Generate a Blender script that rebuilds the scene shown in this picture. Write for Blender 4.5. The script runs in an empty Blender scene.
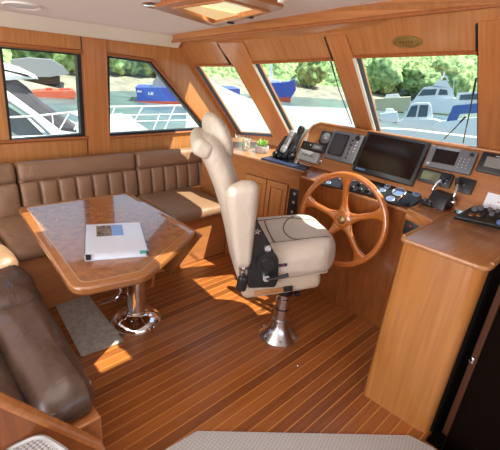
import bpy, bmesh, math, random
from mathutils import Vector, Matrix, noise
random.seed(7)
S = bpy.context.scene
COL = S.collection
# ------------------------------------------------------------------ camera
F, ZC = 390.0, 1.65
def _norm(v): return v / v.length
_a = _norm(Vector((666-250, -(108-225), -F)))
_b = _norm(Vector((-168-250, -(22-225), -F)))
_b = _norm(_b - _a*_a.dot(_b))
_c = _a.cross(_b)
ROT = Matrix((_a, _b, _c))                       # camera -> world
CAM = Vector((0, 0, ZC))
cd = bpy.data.cameras.new('camera'); cam = bpy.data.objects.new('camera', cd); COL.objects.link(cam)
cam.matrix_world = Matrix.Translation(CAM) @ ROT.to_4x4()
cd.sensor_fit = 'HORIZONTAL'; cd.sensor_width = 36; cd.lens = 36*F/500; cd.clip_start = .02; cd.clip_end = 600
S.camera = cam
# ------------------------------------------------------------------ light
W = bpy.data.worlds.new('world'); S.world = W; W.use_nodes = True
bg = W.node_tree.nodes['Background']; bg.inputs[0].default_value = (.60, .76, 1, 1); bg.inputs[1].default_value = 1.3
SUN_DIR = Vector((-.47, .77, -1.58))
sl = bpy.data.lights.new('sun', 'SUN'); sl.energy = 12; sl.angle = .009; sl.color = (1, .93, .82)
so = bpy.data.objects.new('sun', sl); COL.objects.link(so)
so.rotation_euler = SUN_DIR.to_track_quat('-Z', 'Y').to_euler(); so.location = (3, -3, 6)
def area(name, loc, target, sx, sy, power, color):
    l = bpy.data.lights.new(name, 'AREA'); l.shape = 'RECTANGLE'; l.size = sx; l.size_y = sy; l.energy = power; l.color = color
    o = bpy.data.objects.new(name, l); COL.objects.link(o); o.location = loc
    o.rotation_euler = (Vector(target)-Vector(loc)).to_track_quat('-Z', 'Y').to_euler(); return o
area('saloon_fill', (-2.7, .9, 1.25), (1.5, 1.6, 1.25), 3.4, 1.1, 95, (.96, .97, 1))  # added fill behind the camera, brightens the cabin like daylight from astern
area('starboard_fill', (.1, -1.45, 1.35), (1.2, 1.5, .9), 2.4, .7, 14, (.90, .95, 1))  # added fill on the unseen starboard side
area('upward_fill', (-1.9, .9, .35), (.2, 1.3, 1.95), 2.0, 2.0, 26, (1, .95, .90))  # added low fill aimed up to brighten ceiling and valance
area('overhead_fill', (.2, 1.3, 1.88), (.9, 1.6, 0), 1.6, 1.6, 20, (1, .96, .90))  # added overhead fill out of view, not an actual fitting
S.view_settings.view_transform = 'Standard'; S.view_settings.look = 'None'
S.view_settings.exposure = .10; S.view_settings.gamma = 1; S.view_settings.use_curve_mapping = False

# ------------------------------------------------------------------ pixel -> point of a real plane
def ray(x, y): return ROT @ Vector((x-250, -(y-225), -F))
def P(x, y, X=None, Y=None, Z=None):
    d = ray(x, y)
    t = X/d.x if X is not None else (Y/d.y if Y is not None else (Z-ZC)/d.z)
    return CAM + d*t
def hit(x, y, O, ex, ey):
    n = ex.cross(ey); d = ray(x, y); t = (O-CAM).dot(n)/d.dot(n); q = CAM + d*t - O
    return (q.dot(ex), q.dot(ey))
def frame(O, ex, ey):
    ez = ex.cross(ey)
    return Matrix(((ex.x, ey.x, ez.x, O.x), (ex.y, ey.y, ez.y, O.y), (ex.z, ey.z, ez.z, O.z), (0, 0, 0, 1)))
T = Matrix.Translation
def Rz(a): return Matrix.Rotation(a, 4, 'Z')
def Rx(a): return Matrix.Rotation(a, 4, 'X')
def Ry(a): return Matrix.Rotation(a, 4, 'Y')

# ------------------------------------------------------------------ materials
def nm(name):
    m = bpy.data.materials.new(name); m.use_nodes = True; nt = m.node_tree
    return m, nt, nt.nodes['Principled BSDF']
def plain(name, col, rough=.5, metal=0, coat=0, spec=.5, bump=0, bscale=200, emit=0):
    m, nt, b = nm(name)
    b.inputs['Base Color'].default_value = (*col, 1); b.inputs['Roughness'].default_value = rough
    b.inputs['Metallic'].default_value = metal; b.inputs['Coat Weight'].default_value = coat
    b.inputs['Coat Roughness'].default_value = .06; b.inputs['Specular IOR Level'].default_value = spec
    if emit:
        b.inputs['Emission Color'].default_value = (*col, 1); b.inputs['Emission Strength'].default_value = emit
    if bump:
        tc = nt.nodes.new('ShaderNodeTexCoord'); n = nt.nodes.new('ShaderNodeTexNoise'); n.inputs['Scale'].default_value = bscale
        n.inputs['Detail'].default_value = 3
        bp = nt.nodes.new('ShaderNodeBump'); bp.inputs['Strength'].default_value = bump; bp.inputs['Distance'].default_value = .004
        nt.links.new(tc.outputs['Object'], n.inputs['Vector']); nt.links.new(n.outputs['Fac'], bp.inputs['Height'])
        nt.links.new(bp.outputs['Normal'], b.inputs['Normal'])
    return m
def wood(name, dark, light, grain='Z', rough=.3, coat=.5, scale=1.0, coat_rough=.12, tilt=0):
    m, nt, b = nm(name); N = nt.nodes.new; L = nt.links.new
    tc = N('ShaderNodeTexCoord'); mp = N('ShaderNodeMapping')
    s = {'X': (1.2, 26, 26), 'Y': (26, 1.2, 26), 'Z': (26, 26, 1.2)}[grain]
    mp.inputs['Scale'].default_value = tuple(k*scale for k in s)
    rt = N('ShaderNodeMapping'); rt.inputs['Rotation'].default_value = (0, tilt, 0)
    n1 = N('ShaderNodeTexNoise'); n1.inputs['Scale'].default_value = 1.6; n1.inputs['Detail'].default_value = 6; n1.inputs['Distortion'].default_value = .6
    n2 = N('ShaderNodeTexNoise'); n2.inputs['Scale'].default_value = 1.3; n2.inputs['Detail'].default_value = 2
    ad = N('ShaderNodeMath'); ad.operation = 'MULTIPLY_ADD'; ad.inputs[1].default_value = .65
    hf = N('ShaderNodeMath'); hf.operation = 'MULTIPLY'; hf.inputs[1].default_value = .35
    cr = N('ShaderNodeValToRGB'); cr.color_ramp.elements[0].position = .36; cr.color_ramp.elements[1].position = .66
    cr.color_ramp.elements[0].color = (*dark, 1); cr.color_ramp.elements[1].color = (*light, 1)
    L(tc.outputs['Object'], rt.inputs['Vector']); L(rt.outputs['Vector'], mp.inputs['Vector']); L(mp.outputs['Vector'], n1.inputs['Vector']); L(tc.outputs['Object'], n2.inputs['Vector'])
    L(n2.outputs['Fac'], hf.inputs[0]); L(n1.outputs['Fac'], ad.inputs[0]); L(hf.outputs[0], ad.inputs[2])
    L(ad.outputs[0], cr.inputs['Fac']); L(cr.outputs['Color'], b.inputs['Base Color'])
    b.inputs['Roughness'].default_value = rough; b.inputs['Coat Weight'].default_value = coat; b.inputs['Coat Roughness'].default_value = coat_rough
    return m
def floor_mat():
    m, nt, b = nm('teak_and_holly_floor'); N = nt.nodes.new; L = nt.links.new
    tc = N('ShaderNodeTexCoord'); sp = N('ShaderNodeSeparateXYZ'); L(tc.outputs['Object'], sp.inputs[0])
    dv = N('ShaderNodeMath'); dv.operation = 'DIVIDE'; dv.inputs[1].default_value = .0585; L(sp.outputs['Y'], dv.inputs[0])
    fr = N('ShaderNodeMath'); fr.operation = 'FRACT'; L(dv.outputs[0], fr.inputs[0])
    fl = N('ShaderNodeMath'); fl.operation = 'FLOOR'; L(dv.outputs[0], fl.inputs[0])
    lt = N('ShaderNodeMath'); lt.operation = 'LESS_THAN'; lt.inputs[1].default_value = .085; L(fr.outputs[0], lt.inputs[0])
    wn = N('ShaderNodeTexWhiteNoise'); wn.noise_dimensions = '1D'; L(fl.outputs[0], wn.inputs['W'])
    mp = N('ShaderNodeMapping'); mp.inputs['Scale'].default_value = (2.2, 46, 1); L(tc.outputs['Object'], mp.inputs['Vector'])
    n1 = N('ShaderNodeTexNoise'); n1.inputs['Scale'].default_value = 1.5; n1.inputs['Detail'].default_value = 5; L(mp.outputs[0], n1.inputs['Vector'])
    mx = N('ShaderNodeMath'); mx.operation = 'MULTIPLY_ADD'; mx.inputs[1].default_value = .45; L(wn.outputs['Value'], mx.inputs[0])
    h = N('ShaderNodeMath'); h.operation = 'MULTIPLY'; h.inputs[1].default_value = .6; L(n1.outputs['Fac'], h.inputs[0]); L(h.outputs[0], mx.inputs[2])
    cr = N('ShaderNodeValToRGB'); cr.color_ramp.elements[0].position = .15; cr.color_ramp.elements[1].position = .8
    cr.color_ramp.elements[0].color = (.150, .040, .008, 1); cr.color_ramp.elements[1].color = (.40, .122, .023, 1)
    L(mx.outputs[0], cr.inputs['Fac'])
    mc = N('ShaderNodeMix'); mc.data_type = 'RGBA'; L(lt.outputs[0], mc.inputs['Factor']); L(cr.outputs['Color'], mc.inputs['A'])
    mc.inputs['B'].default_value = (.54, .23, .055, 1); L(mc.outputs['Result'], b.inputs['Base Color'])
    b.inputs['Roughness'].default_value = .38; b.inputs['Coat Weight'].default_value = .3; b.inputs['Coat Roughness'].default_value = .25
    return m
def mottled(name, c1, c2, scale, rough=.7, bump=0, detail=4, p0=.35, p1=.65):
    m, nt, b = nm(name); N = nt.nodes.new; L = nt.links.new
    tc = N('ShaderNodeTexCoord'); n = N('ShaderNodeTexNoise'); n.inputs['Scale'].default_value = scale; n.inputs['Detail'].default_value = detail
    cr = N('ShaderNodeValToRGB'); cr.color_ramp.elements[0].position = p0; cr.color_ramp.elements[1].position = p1
    cr.color_ramp.elements[0].color = (*c1, 1); cr.color_ramp.elements[1].color = (*c2, 1)
    L(tc.outputs['Object'], n.inputs['Vector']); L(n.outputs['Fac'], cr.inputs['Fac']); L(cr.outputs['Color'], b.inputs['Base Color'])
    b.inputs['Roughness'].default_value = rough
    if bump:
        bp = N('ShaderNodeBump'); bp.inputs['Strength'].default_value = bump; bp.inputs['Distance'].default_value = .01
        L(n.outputs['Fac'], bp.inputs['Height']); L(bp.outputs['Normal'], b.inputs['Normal'])
    return m
def leather(name, c1, c2, rough=.42):
    m, nt, b = nm(name); N = nt.nodes.new; L = nt.links.new
    tc = N('ShaderNodeTexCoord'); n = N('ShaderNodeTexNoise'); n.inputs['Scale'].default_value = 5; n.inputs['Detail'].default_value = 3
    mx = N('ShaderNodeMix'); mx.data_type = 'RGBA'; mx.inputs['A'].default_value = (*c1, 1); mx.inputs['B'].default_value = (*c2, 1)
    L(tc.outputs['Object'], n.inputs['Vector']); L(n.outputs['Fac'], mx.inputs['Factor']); L(mx.outputs['Result'], b.inputs['Base Color'])
    v = N('ShaderNodeTexVoronoi'); v.inputs['Scale'].default_value = 260; L(tc.outputs['Object'], v.inputs['Vector'])
    w = N('ShaderNodeTexNoise'); w.inputs['Scale'].default_value = 9; w.inputs['Detail'].default_value = 2; w.inputs['Distortion'].default_value = 1.2; L(tc.outputs['Object'], w.inputs['Vector'])
    b1 = N('ShaderNodeBump'); b1.inputs['Strength'].default_value = .08; b1.inputs['Distance'].default_value = .002; L(v.outputs['Distance'], b1.inputs['Height'])
    b2 = N('ShaderNodeBump'); b2.inputs['Strength'].default_value = .35; b2.inputs['Distance'].default_value = .02; L(w.outputs['Fac'], b2.inputs['Height']); L(b1.outputs['Normal'], b2.inputs['Normal'])
    L(b2.outputs['Normal'], b.inputs['Normal']); b.inputs['Roughness'].default_value = rough
    return m
def weave(name, c1, c2, scale):
    m, nt, b = nm(name); N = nt.nodes.new; L = nt.links.new
    tc = N('ShaderNodeTexCoord'); mp = N('ShaderNodeMapping'); mp.inputs['Rotation'].default_value = (0, 0, .5)
    ck = N('ShaderNodeTexChecker'); ck.inputs['Scale'].default_value = scale
    ck.inputs['Color1'].default_value = (*c1, 1); ck.inputs['Color2'].default_value = (*c2, 1)
    wv = N('ShaderNodeTexWave'); wv.inputs['Scale'].default_value = scale*.5; wv.inputs['Distortion'].default_value = .4
    bp = N('ShaderNodeBump'); bp.inputs['Strength'].default_value = .5; bp.inputs['Distance'].default_value = .006
    L(tc.outputs['Object'], mp.inputs[0]); L(mp.outputs[0], ck.inputs['Vector']); L(mp.outputs[0], wv.inputs['Vector'])
    L(wv.outputs['Fac'], bp.inputs['Height']); L(bp.outputs['Normal'], b.inputs['Normal'])
    L(ck.outputs['Color'], b.inputs['Base Color']); b.inputs['Roughness'].default_value = .8
    return m
def glass(name, refl=.05, tint=(1, 1, 1), rough=.0):
    m = bpy.data.materials.new(name); m.use_nodes = True; nt = m.node_tree; nt.nodes.remove(nt.nodes['Principled BSDF'])
    t = nt.nodes.new('ShaderNodeBsdfTransparent'); t.inputs[0].default_value = (*tint, 1)
    g = nt.nodes.new('ShaderNodeBsdfGlossy'); g.inputs['Roughness'].default_value = rough
    mx = nt.nodes.new('ShaderNodeMixShader'); mx.inputs[0].default_value = refl
    nt.links.new(t.outputs[0], mx.inputs[1]); nt.links.new(g.outputs[0], mx.inputs[2]); nt.links.new(mx.outputs[0], nt.nodes['Material Output'].inputs[0])
    return m

M = {}
M['wall'] = wood('cherry_veneer_upright', (.40, .160, .046), (.56, .245, .080), 'Z')
M['post'] = wood('cherry_post', (.42, .15, .045), (.56, .225, .075), 'Z')
M['rake'] = wood('cherry_veneer_raked', (.40, .155, .05), (.55, .24, .085), 'Z', tilt=math.radians(43.5))
M['rakepost'] = wood('cherry_mullion', (.42, .15, .045), (.56, .225, .075), 'Z', tilt=math.radians(43.5))
M['beam'] = wood('cherry_beam', (.40, .145, .04), (.54, .225, .07), 'Y')
M['trim'] = wood('red_cherry_trim', (.30, .09, .025), (.42, .14, .04), 'X', rough=.35, coat=.3)
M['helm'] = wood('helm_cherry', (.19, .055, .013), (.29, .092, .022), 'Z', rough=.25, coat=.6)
M['dash'] = wood('dash_cherry', (.36, .13, .036), (.48, .19, .06), 'Y', rough=.26, coat=.6)
M['console'] = wood('console_cherry', (.33, .125, .027), (.45, .185, .046), 'Z', rough=.3, coat=.5)
M['contop'] = wood('console_top', (.36, .15, .05), (.50, .23, .085), 'X', rough=.35, coat=.8, coat_rough=.22)
M['tborder'] = wood('table_border', (.25, .088, .022), (.34, .13, .036), 'X', rough=.22, coat=1, coat_rough=.04)
M['burl'] = mottled('table_burl', (.20, .068, .020), (.31, .118, .036), 22, rough=.22, detail=6)
_b = M['burl'].node_tree.nodes['Principled BSDF']; _b.inputs['Coat Weight'].default_value = 1; _b.inputs['Coat Roughness'].default_value = .03; _b.inputs['Coat IOR'].default_value = 1.5
M['inlay'] = plain('holly_inlay', (.46, .27, .13), .25, coat=1)
M['wheel'] = wood('varnished_wheel', (.40, .105, .016), (.52, .16, .025), 'Y', rough=.18, coat=1, coat_rough=.05)
M['setwood'] = wood('settee_plinth_wood', (.38, .135, .04), (.50, .20, .065), 'X', rough=.3)
M['door'] = wood('cabinet_door_wood', (.40, .16, .05), (.52, .225, .075), 'Z', rough=.28)
M['floor'] = floor_mat()
M['white'] = plain('headliner', (.86, .82, .80), .8)
M['cream'] = plain('cream_valance', (.80, .75, .62), .6)
M['brown'] = leather('brown_leather', (.225, .122, .066), (.295, .168, .098), .45)
M['darkbrown'] = leather('dark_brown_leather', (.062, .036, .026), (.10, .058, .04), .34)
M['tan'] = leather('tan_leather', (.42, .29, .17), (.50, .36, .22), .5)
M['chair'] = leather('cream_leather', (.53, .45, .36), (.59, .515, .425), .42)
M['shell'] = plain('cream_shell', (.52, .42, .31), .35)
M['seam'] = plain('stitched_seam', (.16, .13, .12), .6)
M['black'] = plain('black_plastic', (.012, .012, .014), .38)
M['blackm'] = plain('black_bracket', (.016, .016, .017), .3, spec=.4)
M['dark'] = plain('painted_shade_black', (.004, .0035, .003), .9, spec=.05)  # near-black colour stands for the shade in and beside the stairwell
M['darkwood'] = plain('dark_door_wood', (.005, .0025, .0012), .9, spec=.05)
M['doorstrip'] = plain('brown_door_edge', (.075, .026, .010), .5, spec=.2)
M['gasket'] = plain('window_gasket', (.012, .012, .016), .5)
M['gray'] = plain('gray_plastic', (.13, .135, .145), .42)
M['silver'] = plain('silver_paint', (.42, .42, .42), .35, metal=.4)
M['chrome'] = plain('chrome', (.86, .87, .9), .07, metal=1)
M['alu'] = plain('brushed_aluminium', (.62, .62, .64), .26, metal=1)
M['brass'] = plain('aged_brass', (.42, .28, .09), .35, metal=.6)
M['brasshub'] = plain('bronze_hub', (.30, .19, .08), .3, metal=.9)
M['screen'] = plain('dark_screen', (.008, .004, .004), .12, spec=.4)
M['grayscreen'] = plain('gray_screen', (.05, .05, .058), .2)
M['lcd'] = plain('green_gray_lcd', (.13, .14, .085), .3)
M['lcd2'] = plain('gray_lcd', (.22, .21, .19), .3)
M['dial'] = plain('pale_blue_dial', (.12, .18, .34), .6, spec=.25)
M['button'] = plain('light_button', (.45, .46, .48), .4)
M['paper'] = plain('paper', (.80, .82, .85), .6)
M['pages'] = plain('page_block', (.62, .66, .72), .7)
M['binder'] = plain('binder_vinyl', (.56, .59, .68), .3, coat=.5)
M['photo'] = mottled('cover_photo', (.03, .025, .025), (.30, .22, .16), 45, .35)
M['sky'] = plain('cover_photo_blue', (.16, .30, .60), .35)
M['teal'] = plain('teal_tab', (.05, .30, .26), .5)
M['maroon'] = plain('maroon_panel', (.12, .018, .015), .35)
M['navy'] = plain('navy_cover', (.028, .040, .085), .35)
M['red'] = plain('red_light', (.55, .03, .02), .3)
M['blueink'] = plain('blue_letters', (.10, .22, .45), .5)
M['green'] = plain('green_ink', (.05, .35, .12), .6)
M['leaf'] = mottled('succulent_leaf', (.16, .38, .05), (.36, .62, .14), 30, .45)
M['pot'] = mottled('stone_pot', (.34, .31, .28), (.48, .44, .40), 40, .8)
M['soil'] = plain('soil', (.05, .03, .02), .9)
M['jar'] = glass('jar_glass', .06, (.95, .95, .93), .02)
M['shell1'] = mottled('shells', (.50, .42, .33), (.82, .77, .68), 60, .5)
M['mat'] = mottled('gray_floor_mat', (.32, .30, .265), (.46, .43, .39), 35, .8, .3)
M['rug'] = weave('gray_rug', (.62, .60, .57), (.50, .485, .47), 90)
M['wicker'] = weave('white_wicker', (.62, .62, .63), (.30, .29, .29), 120)
M['glass'] = glass('window_glass', .045, (.93, .97, .96))
M['blind'] = plain('self_lit_amber_blind', (.80, .60, .30), .6, emit=.55)  # emission stands in for daylight through the folded screen
M['blind2'] = plain('self_lit_hatch_fabric', (.90, .74, .46), .6, emit=.75)  # emission imitates daylight shining through the fabric
M['lamp'] = plain('lamp_lens', (.85, .84, .80), .3)
M['spk'] = plain('speaker_grille', (.62, .63, .66), .6)
# outside
M['water'] = mottled('harbour_water', (.06, .11, .12), (.13, .19, .195), .35, .3, .12)
M['water'].node_tree.nodes['Principled BSDF'].inputs['Specular IOR Level'].default_value = .25
M['beach'] = mottled('shingle_beach', (.19, .18, .14), (.30, .285, .22), .5, .9)
M['trees'] = mottled('tree_foliage', (.06, .13, .035), (.32, .47, .18), 1.1, .8, .6, 7, .40, .62)
M['trees2'] = mottled('tree_foliage_light', (.11, .21, .06), (.40, .54, .23), .9, .8, .6, 7, .40, .62)
M['trunk'] = plain('tree_trunk', (.10, .07, .05), .9)
M['gel'] = plain('white_gelcoat', (.78, .80, .82), .3)
M['deck'] = plain('white_deck', (.70, .75, .75), .5)
M['canvas'] = mottled('charcoal_canvas', (.05, .047, .06), (.09, .085, .10), 3, .8)
M['cover'] = mottled('pale_canvas_cover', (.25, .31, .285), (.29, .35, .32), 1.5, .7)
M['bluehull'] = plain('blue_hull', (.03, .075, .36), .35)
M['redhull'] = plain('red_hull', (.42, .06, .03), .5)
M['orange'] = plain('orange_barge', (.50, .10, .05), .6)
M['bluecanvas'] = plain('blue_canvas', (.06, .12, .38), .6)
M['glassdark'] = plain('tinted_boat_window', (.06, .10, .13), .15)
M['sand'] = plain('buff_hull', (.50, .46, .30), .5)
M['grayhull'] = plain('gray_hull', (.22, .24, .25), .6)

# ------------------------------------------------------------------ object helpers
WM = {}
def base_loc(bm):
    xs = [v.co.x for v in bm.verts]; ys = [v.co.y for v in bm.verts]; zs = [v.co.z for v in bm.verts]
    return Vector(((min(xs)+max(xs))/2, (min(ys)+max(ys))/2, min(zs)))
def obj(name, bm, mat, parent=None, smooth=True, label=None, angle=40):
    """link a bmesh built in world coordinates as ONE mesh object"""
    bmesh.ops.recalc_face_normals(bm, faces=bm.faces[:])
    if parent is not None: mw = WM[parent.name]; inv = mw.inverted()
    else:
        l = base_loc(bm); mw = None; inv = T(-l)
    bm.transform(inv)
    me = bpy.data.meshes.new(name); bm.to_mesh(me); bm.free()
    for k in (mat if isinstance(mat, (list, tuple)) else [mat]): me.materials.append(k)
    if smooth:
        me.polygons.foreach_set('use_smooth', [True]*len(me.polygons))
        me.set_sharp_from_angle(angle=math.radians(angle))
    o = bpy.data.objects.new(name, me); COL.objects.link(o)
    if parent is not None: o.parent = parent; WM[o.name] = mw
    else: o.location = l; WM[o.name] = T(l)
    if label: o['label'] = label
    return o
def thing(name, loc, label, cat, group=None, kind=None):
    o = bpy.data.objects.new(name, None); o.empty_display_size = .05; COL.objects.link(o); o.location = loc
    WM[o.name] = T(Vector(loc)); return tag(o, label, cat, group, kind)
def tag(o, label, cat, group=None, kind=None):
    if label: o['label'] = label
    if cat: o['category'] = cat
    if group: o['group'] = group
    if kind: o['kind'] = kind
    return o
def struct(name, bm, mat, parent=None, smooth=False, label=None):
    o = obj(name, bm, mat, parent, smooth)
    if parent is None:
        o['kind'] = 'structure'
        o['label'] = label or name.replace('_', ' ')
        o['category'] = name.split('_')[0]
    return o
B = bmesh.new
def add(bm, verts, faces, mt=None, mi=0):
    vs = [bm.verts.new(mt @ Vector(v) if mt else v) for v in verts]
    for f in faces:
        try:
            fc = bm.faces.new([vs[i] for i in f]); fc.material_index = mi
        except ValueError: pass
    return vs
def box(bm, lo, hi, mt=None, bev=0, seg=2, mi=0):
    t = bmesh.new(); lo = Vector(lo); hi = Vector(hi)
    r = bmesh.ops.create_cube(t, size=1)
    for v in t.verts: v.co = Vector([(lo[i]+hi[i])/2 + v.co[i]*(hi[i]-lo[i]) for i in range(3)])
    if bev: bmesh.ops.bevel(t, geom=t.edges[:], offset=bev, segments=seg, affect='EDGES', profile=.5)
    merge(bm, t, mt, mi)
def merge(bm, t, mt=None, mi=0):
    t.verts.index_update()
    add(bm, [v.co.copy() for v in t.verts], [[v.index for v in f.verts] for f in t.faces], mt, mi); t.free()
def prism(bm, pts, z0, z1, mt=None, bev=0, seg=2, mi=0, shift=(0, 0)):
    """polygon in local xy between z0 and z1"""
    t = bmesh.new(); n = len(pts)
    a = [t.verts.new((x, y, z0)) for x, y in pts]; b = [t.verts.new((x+shift[0], y+shift[1], z1)) for x, y in pts]
    t.faces.new(a[::-1]); t.faces.new(b)
    for i in range(n): t.faces.new((a[i], a[(i+1) % n], b[(i+1) % n], b[i]))
    bmesh.ops.recalc_face_normals(t, faces=t.faces[:])
    if bev:
        es = [e for e in t.edges if abs(e.verts[0].co.z-e.verts[1].co.z) < 1e-6]
        bmesh.ops.bevel(t, geom=es, offset=bev, segments=seg, affect='EDGES', profile=.5)
    merge(bm, t, mt, mi)
def rounded(pts, r, n=6):
    out = []; m = len(pts)
    for i in range(m):
        p = Vector(pts[i]); a = Vector(pts[i-1]); b = Vector(pts[(i+1) % m]); rr = r[i] if isinstance(r, (list, tuple)) else r
        if rr <= 0: out.append(tuple(p)); continue
        da = (a-p); db = (b-p); ang = da.angle(db); k = min(rr/math.tan(ang/2), da.length*.48, db.length*.48)
        p1 = p+da.normalized()*k; p2 = p+db.normalized()*k
        for j in range(n+1):
            t = j/n; out.append(tuple(p1*(1-t)**2 + p*2*t*(1-t) + p2*t*t))
    return out
def tube(bm, pts, r, seg=10, closed=False, mt=None, mi=0, flat=1.0):
    pts = [Vector(p) for p in pts]; n = len(pts); rings = []; up = None
    for i, p in enumerate(pts):
        if closed: d = pts[(i+1) % n]-pts[i-1]
        else: d = pts[min(i+1, n-1)]-pts[max(i-1, 0)]
        d.normalize()
        if up is None: up = Vector((0, 0, 1)) if abs(d.z) < .9 else Vector((1, 0, 0))
        x = (up - d*up.dot(d)).normalized(); up = x; y = d.cross(x)
        rr = r[i] if isinstance(r, (list, tuple)) else r
        rings.append([bm.verts.new((mt @ (p+x*math.cos(a)*rr+y*math.sin(a)*rr*flat)) if mt else p+x*math.cos(a)*rr+y*math.sin(a)*rr*flat) for a in [2*math.pi*k/seg for k in range(seg)]])
    m = n if closed else n-1
    for i in range(m):
        A = rings[i]; Bq = rings[(i+1) % n]
        for k in range(seg):
            f = bm.faces.new((A[k], A[(k+1) % seg], Bq[(k+1) % seg], Bq[k])); f.material_index = mi
    if not closed:
        bm.faces.new(rings[0][::-1]).material_index = mi; bm.faces.new(rings[-1]).material_index = mi
def lathe(bm, prof, mt=None, seg=32, mi=0):
    rings = []
    for r, z in prof:
        if r < 1e-5: rings.append([bm.verts.new(mt @ Vector((0, 0, z)) if mt else (0, 0, z))])
        else: rings.append([bm.verts.new(mt @ Vector((r*math.cos(2*math.pi*k/seg), r*math.sin(2*math.pi*k/seg), z)) if mt else (r*math.cos(2*math.pi*k/seg), r*math.sin(2*math.pi*k/seg), z)) for k in range(seg)])
    for a, b in zip(rings, rings[1:]):
        for k in range(seg):
            q = [a[k % len(a)], a[(k+1) % len(a)], b[(k+1) % len(b)], b[k % len(b)]]
            u = []
            for v in q:
                if v not in u: u.append(v)
            if len(u) > 2:
                try: bm.faces.new(u).material_index = mi
                except ValueError: pass
    for rg in (rings[0], rings[-1]):
        if len(rg) > 2:
            try: bm.faces.new(rg).material_index = mi
            except ValueError: pass
def cushion(bm, half, r, mt=None, puff=(0, 0, 0), fn=None, mi=0, n=6, k=4):
    """rounded box with bulging faces"""
    def axis(h):
        s = [-h + r*(1-math.cos(i/k*math.pi/2)) for i in range(k)]
        c = [-(h-r)+2*(h-r)*i/n for i in range(n+1)]
        return s + c + [-v for v in s[::-1]]
    ax = [axis(h) for h in half]; N = [len(a) for a in ax]; vid = {}
    def V(i, j, l):
        key = (i, j, l)
        if key in vid: return vid[key]
        p = Vector((ax[0][i], ax[1][j], ax[2][l]))
        q = Vector([max(-(half[a]-r), min(half[a]-r, p[a])) for a in range(3)]); d = p-q
        if d.length > 1e-9:
            # direction from the cube-corner parameter
            d.normalize(); p = q+d*r
        u = [p[a]/half[a] for a in range(3)]
        for a in range(3):
            b, c = (a+1) % 3, (a+2) % 3
            p[a] += puff[a]*u[a]*(1-min(1, u[b]*u[b]))*(1-min(1, u[c]*u[c]))
        if fn: p = fn(p, u)
        vid[key] = bm.verts.new(mt @ p if mt else p); return vid[key]
    def face(a, b, c, d):
        try: bm.faces.new((a, b, c, d)).material_index = mi
        except ValueError: pass
    for l in (0, N[2]-1):
        for i in range(N[0]-1):
            for j in range(N[1]-1): face(V(i, j, l), V(i+1, j, l), V(i+1, j+1, l), V(i, j+1, l))
    for j in (0, N[1]-1):
        for i in range(N[0]-1):
            for l in range(N[2]-1): face(V(i, j, l), V(i+1, j, l), V(i+1, j, l+1), V(i, j, l+1))
    for i in (0, N[0]-1):
        for j in range(N[1]-1):
            for l in range(N[2]-1): face(V(i, j, l), V(i, j+1, l), V(i, j+1, l+1), V(i, j, l+1))
def ball(bm, c, r, mt=None, seg=14, sq=(1, 1, 1), mi=0):
    t = bmesh.new(); bmesh.ops.create_uvsphere(t, u_segments=seg, v_segments=seg//2+2, radius=1)
    for v in t.verts: v.co = Vector((c[0]+v.co.x*r*sq[0], c[1]+v.co.y*r*sq[1], c[2]+v.co.z*r*sq[2]))
    merge(bm, t, mt, mi)
def plate(bm, outer, holes, z0, z1, mt=None, mi=0):
    """polygon with holes, between local z0 and z1"""
    cu = bpy.data.curves.new('tmp', 'CURVE'); cu.dimensions = '2D'; cu.fill_mode = 'BOTH'; cu.extrude = abs(z1-z0)/2
    for lp in [outer]+list(holes):
        s = cu.splines.new('POLY'); s.points.add(len(lp)-1); s.use_cyclic_u = True
        for p, q in zip(s.points, lp): p.co = (q[0], q[1], 0, 1)
    o = bpy.data.objects.new('tmp', cu); me = bpy.data.meshes.new_from_object(o)
    t = bmesh.new(); t.from_mesh(me)
    for v in t.verts: v.co.z += (z0+z1)/2
    bmesh.ops.remove_doubles(t, verts=t.verts[:], dist=1e-5)
    merge(bm, t, mt, mi)
    bpy.data.objects.remove(o); bpy.data.curves.remove(cu); bpy.data.meshes.remove(me)
def inset(poly, d):
    """offset a convex polygon inwards by d (per-edge list or one value)"""
    n = len(poly); ar = sum(poly[i][0]*poly[(i+1) % n][1]-poly[(i+1) % n][0]*poly[i][1] for i in range(n)); sg = 1 if ar > 0 else -1
    L = []
    for i in range(n):
        p = Vector(poly[i]); q = Vector(poly[(i+1) % n]); e = (q-p).normalized(); nn = Vector((-e.y, e.x))*sg
        dd = d[i] if isinstance(d, (list, tuple)) else d
        L.append((p+nn*dd, e))
    out = []
    for i in range(n):
        p, e = L[i-1]; q, g = L[i]; cr = e.x*g.y-e.y*g.x; w = q-p; t = (w.x*g.y-w.y*g.x)/cr
        out.append(tuple(p+e*t))
    return out
def text(bm, s, size, mt, depth=.0008, mi=0):
    cu = bpy.data.curves.new('tmp', 'FONT'); cu.body = s; cu.size = size; cu.extrude = depth; cu.align_x = 'CENTER'; cu.align_y = 'CENTER'
    o = bpy.data.objects.new('tmp', cu); me = bpy.data.meshes.new_from_object(o); t = bmesh.new(); t.from_mesh(me)
    merge(bm, t, mt, mi); bpy.data.objects.remove(o); bpy.data.curves.remove(cu); bpy.data.meshes.remove(me)

#=================================================================== STRUCTURE
YW = 3.2                                           # port wall, inner face
XZ = Matrix(((1, 0, 0, 0), (0, 0, -1, 0), (0, 1, 0, 0), (0, 0, 0, 1)))   # local (x, y, z) -> world (x, -z, y)
def xz(y): return T((0, y, 0)) @ XZ                # plate in the XZ plane; local +z looks to -Y (into the cabin)
def px_y(pts, Y): return [(P(x, y, Y=Y).x, P(x, y, Y=Y).z) for x, y in pts]
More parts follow.
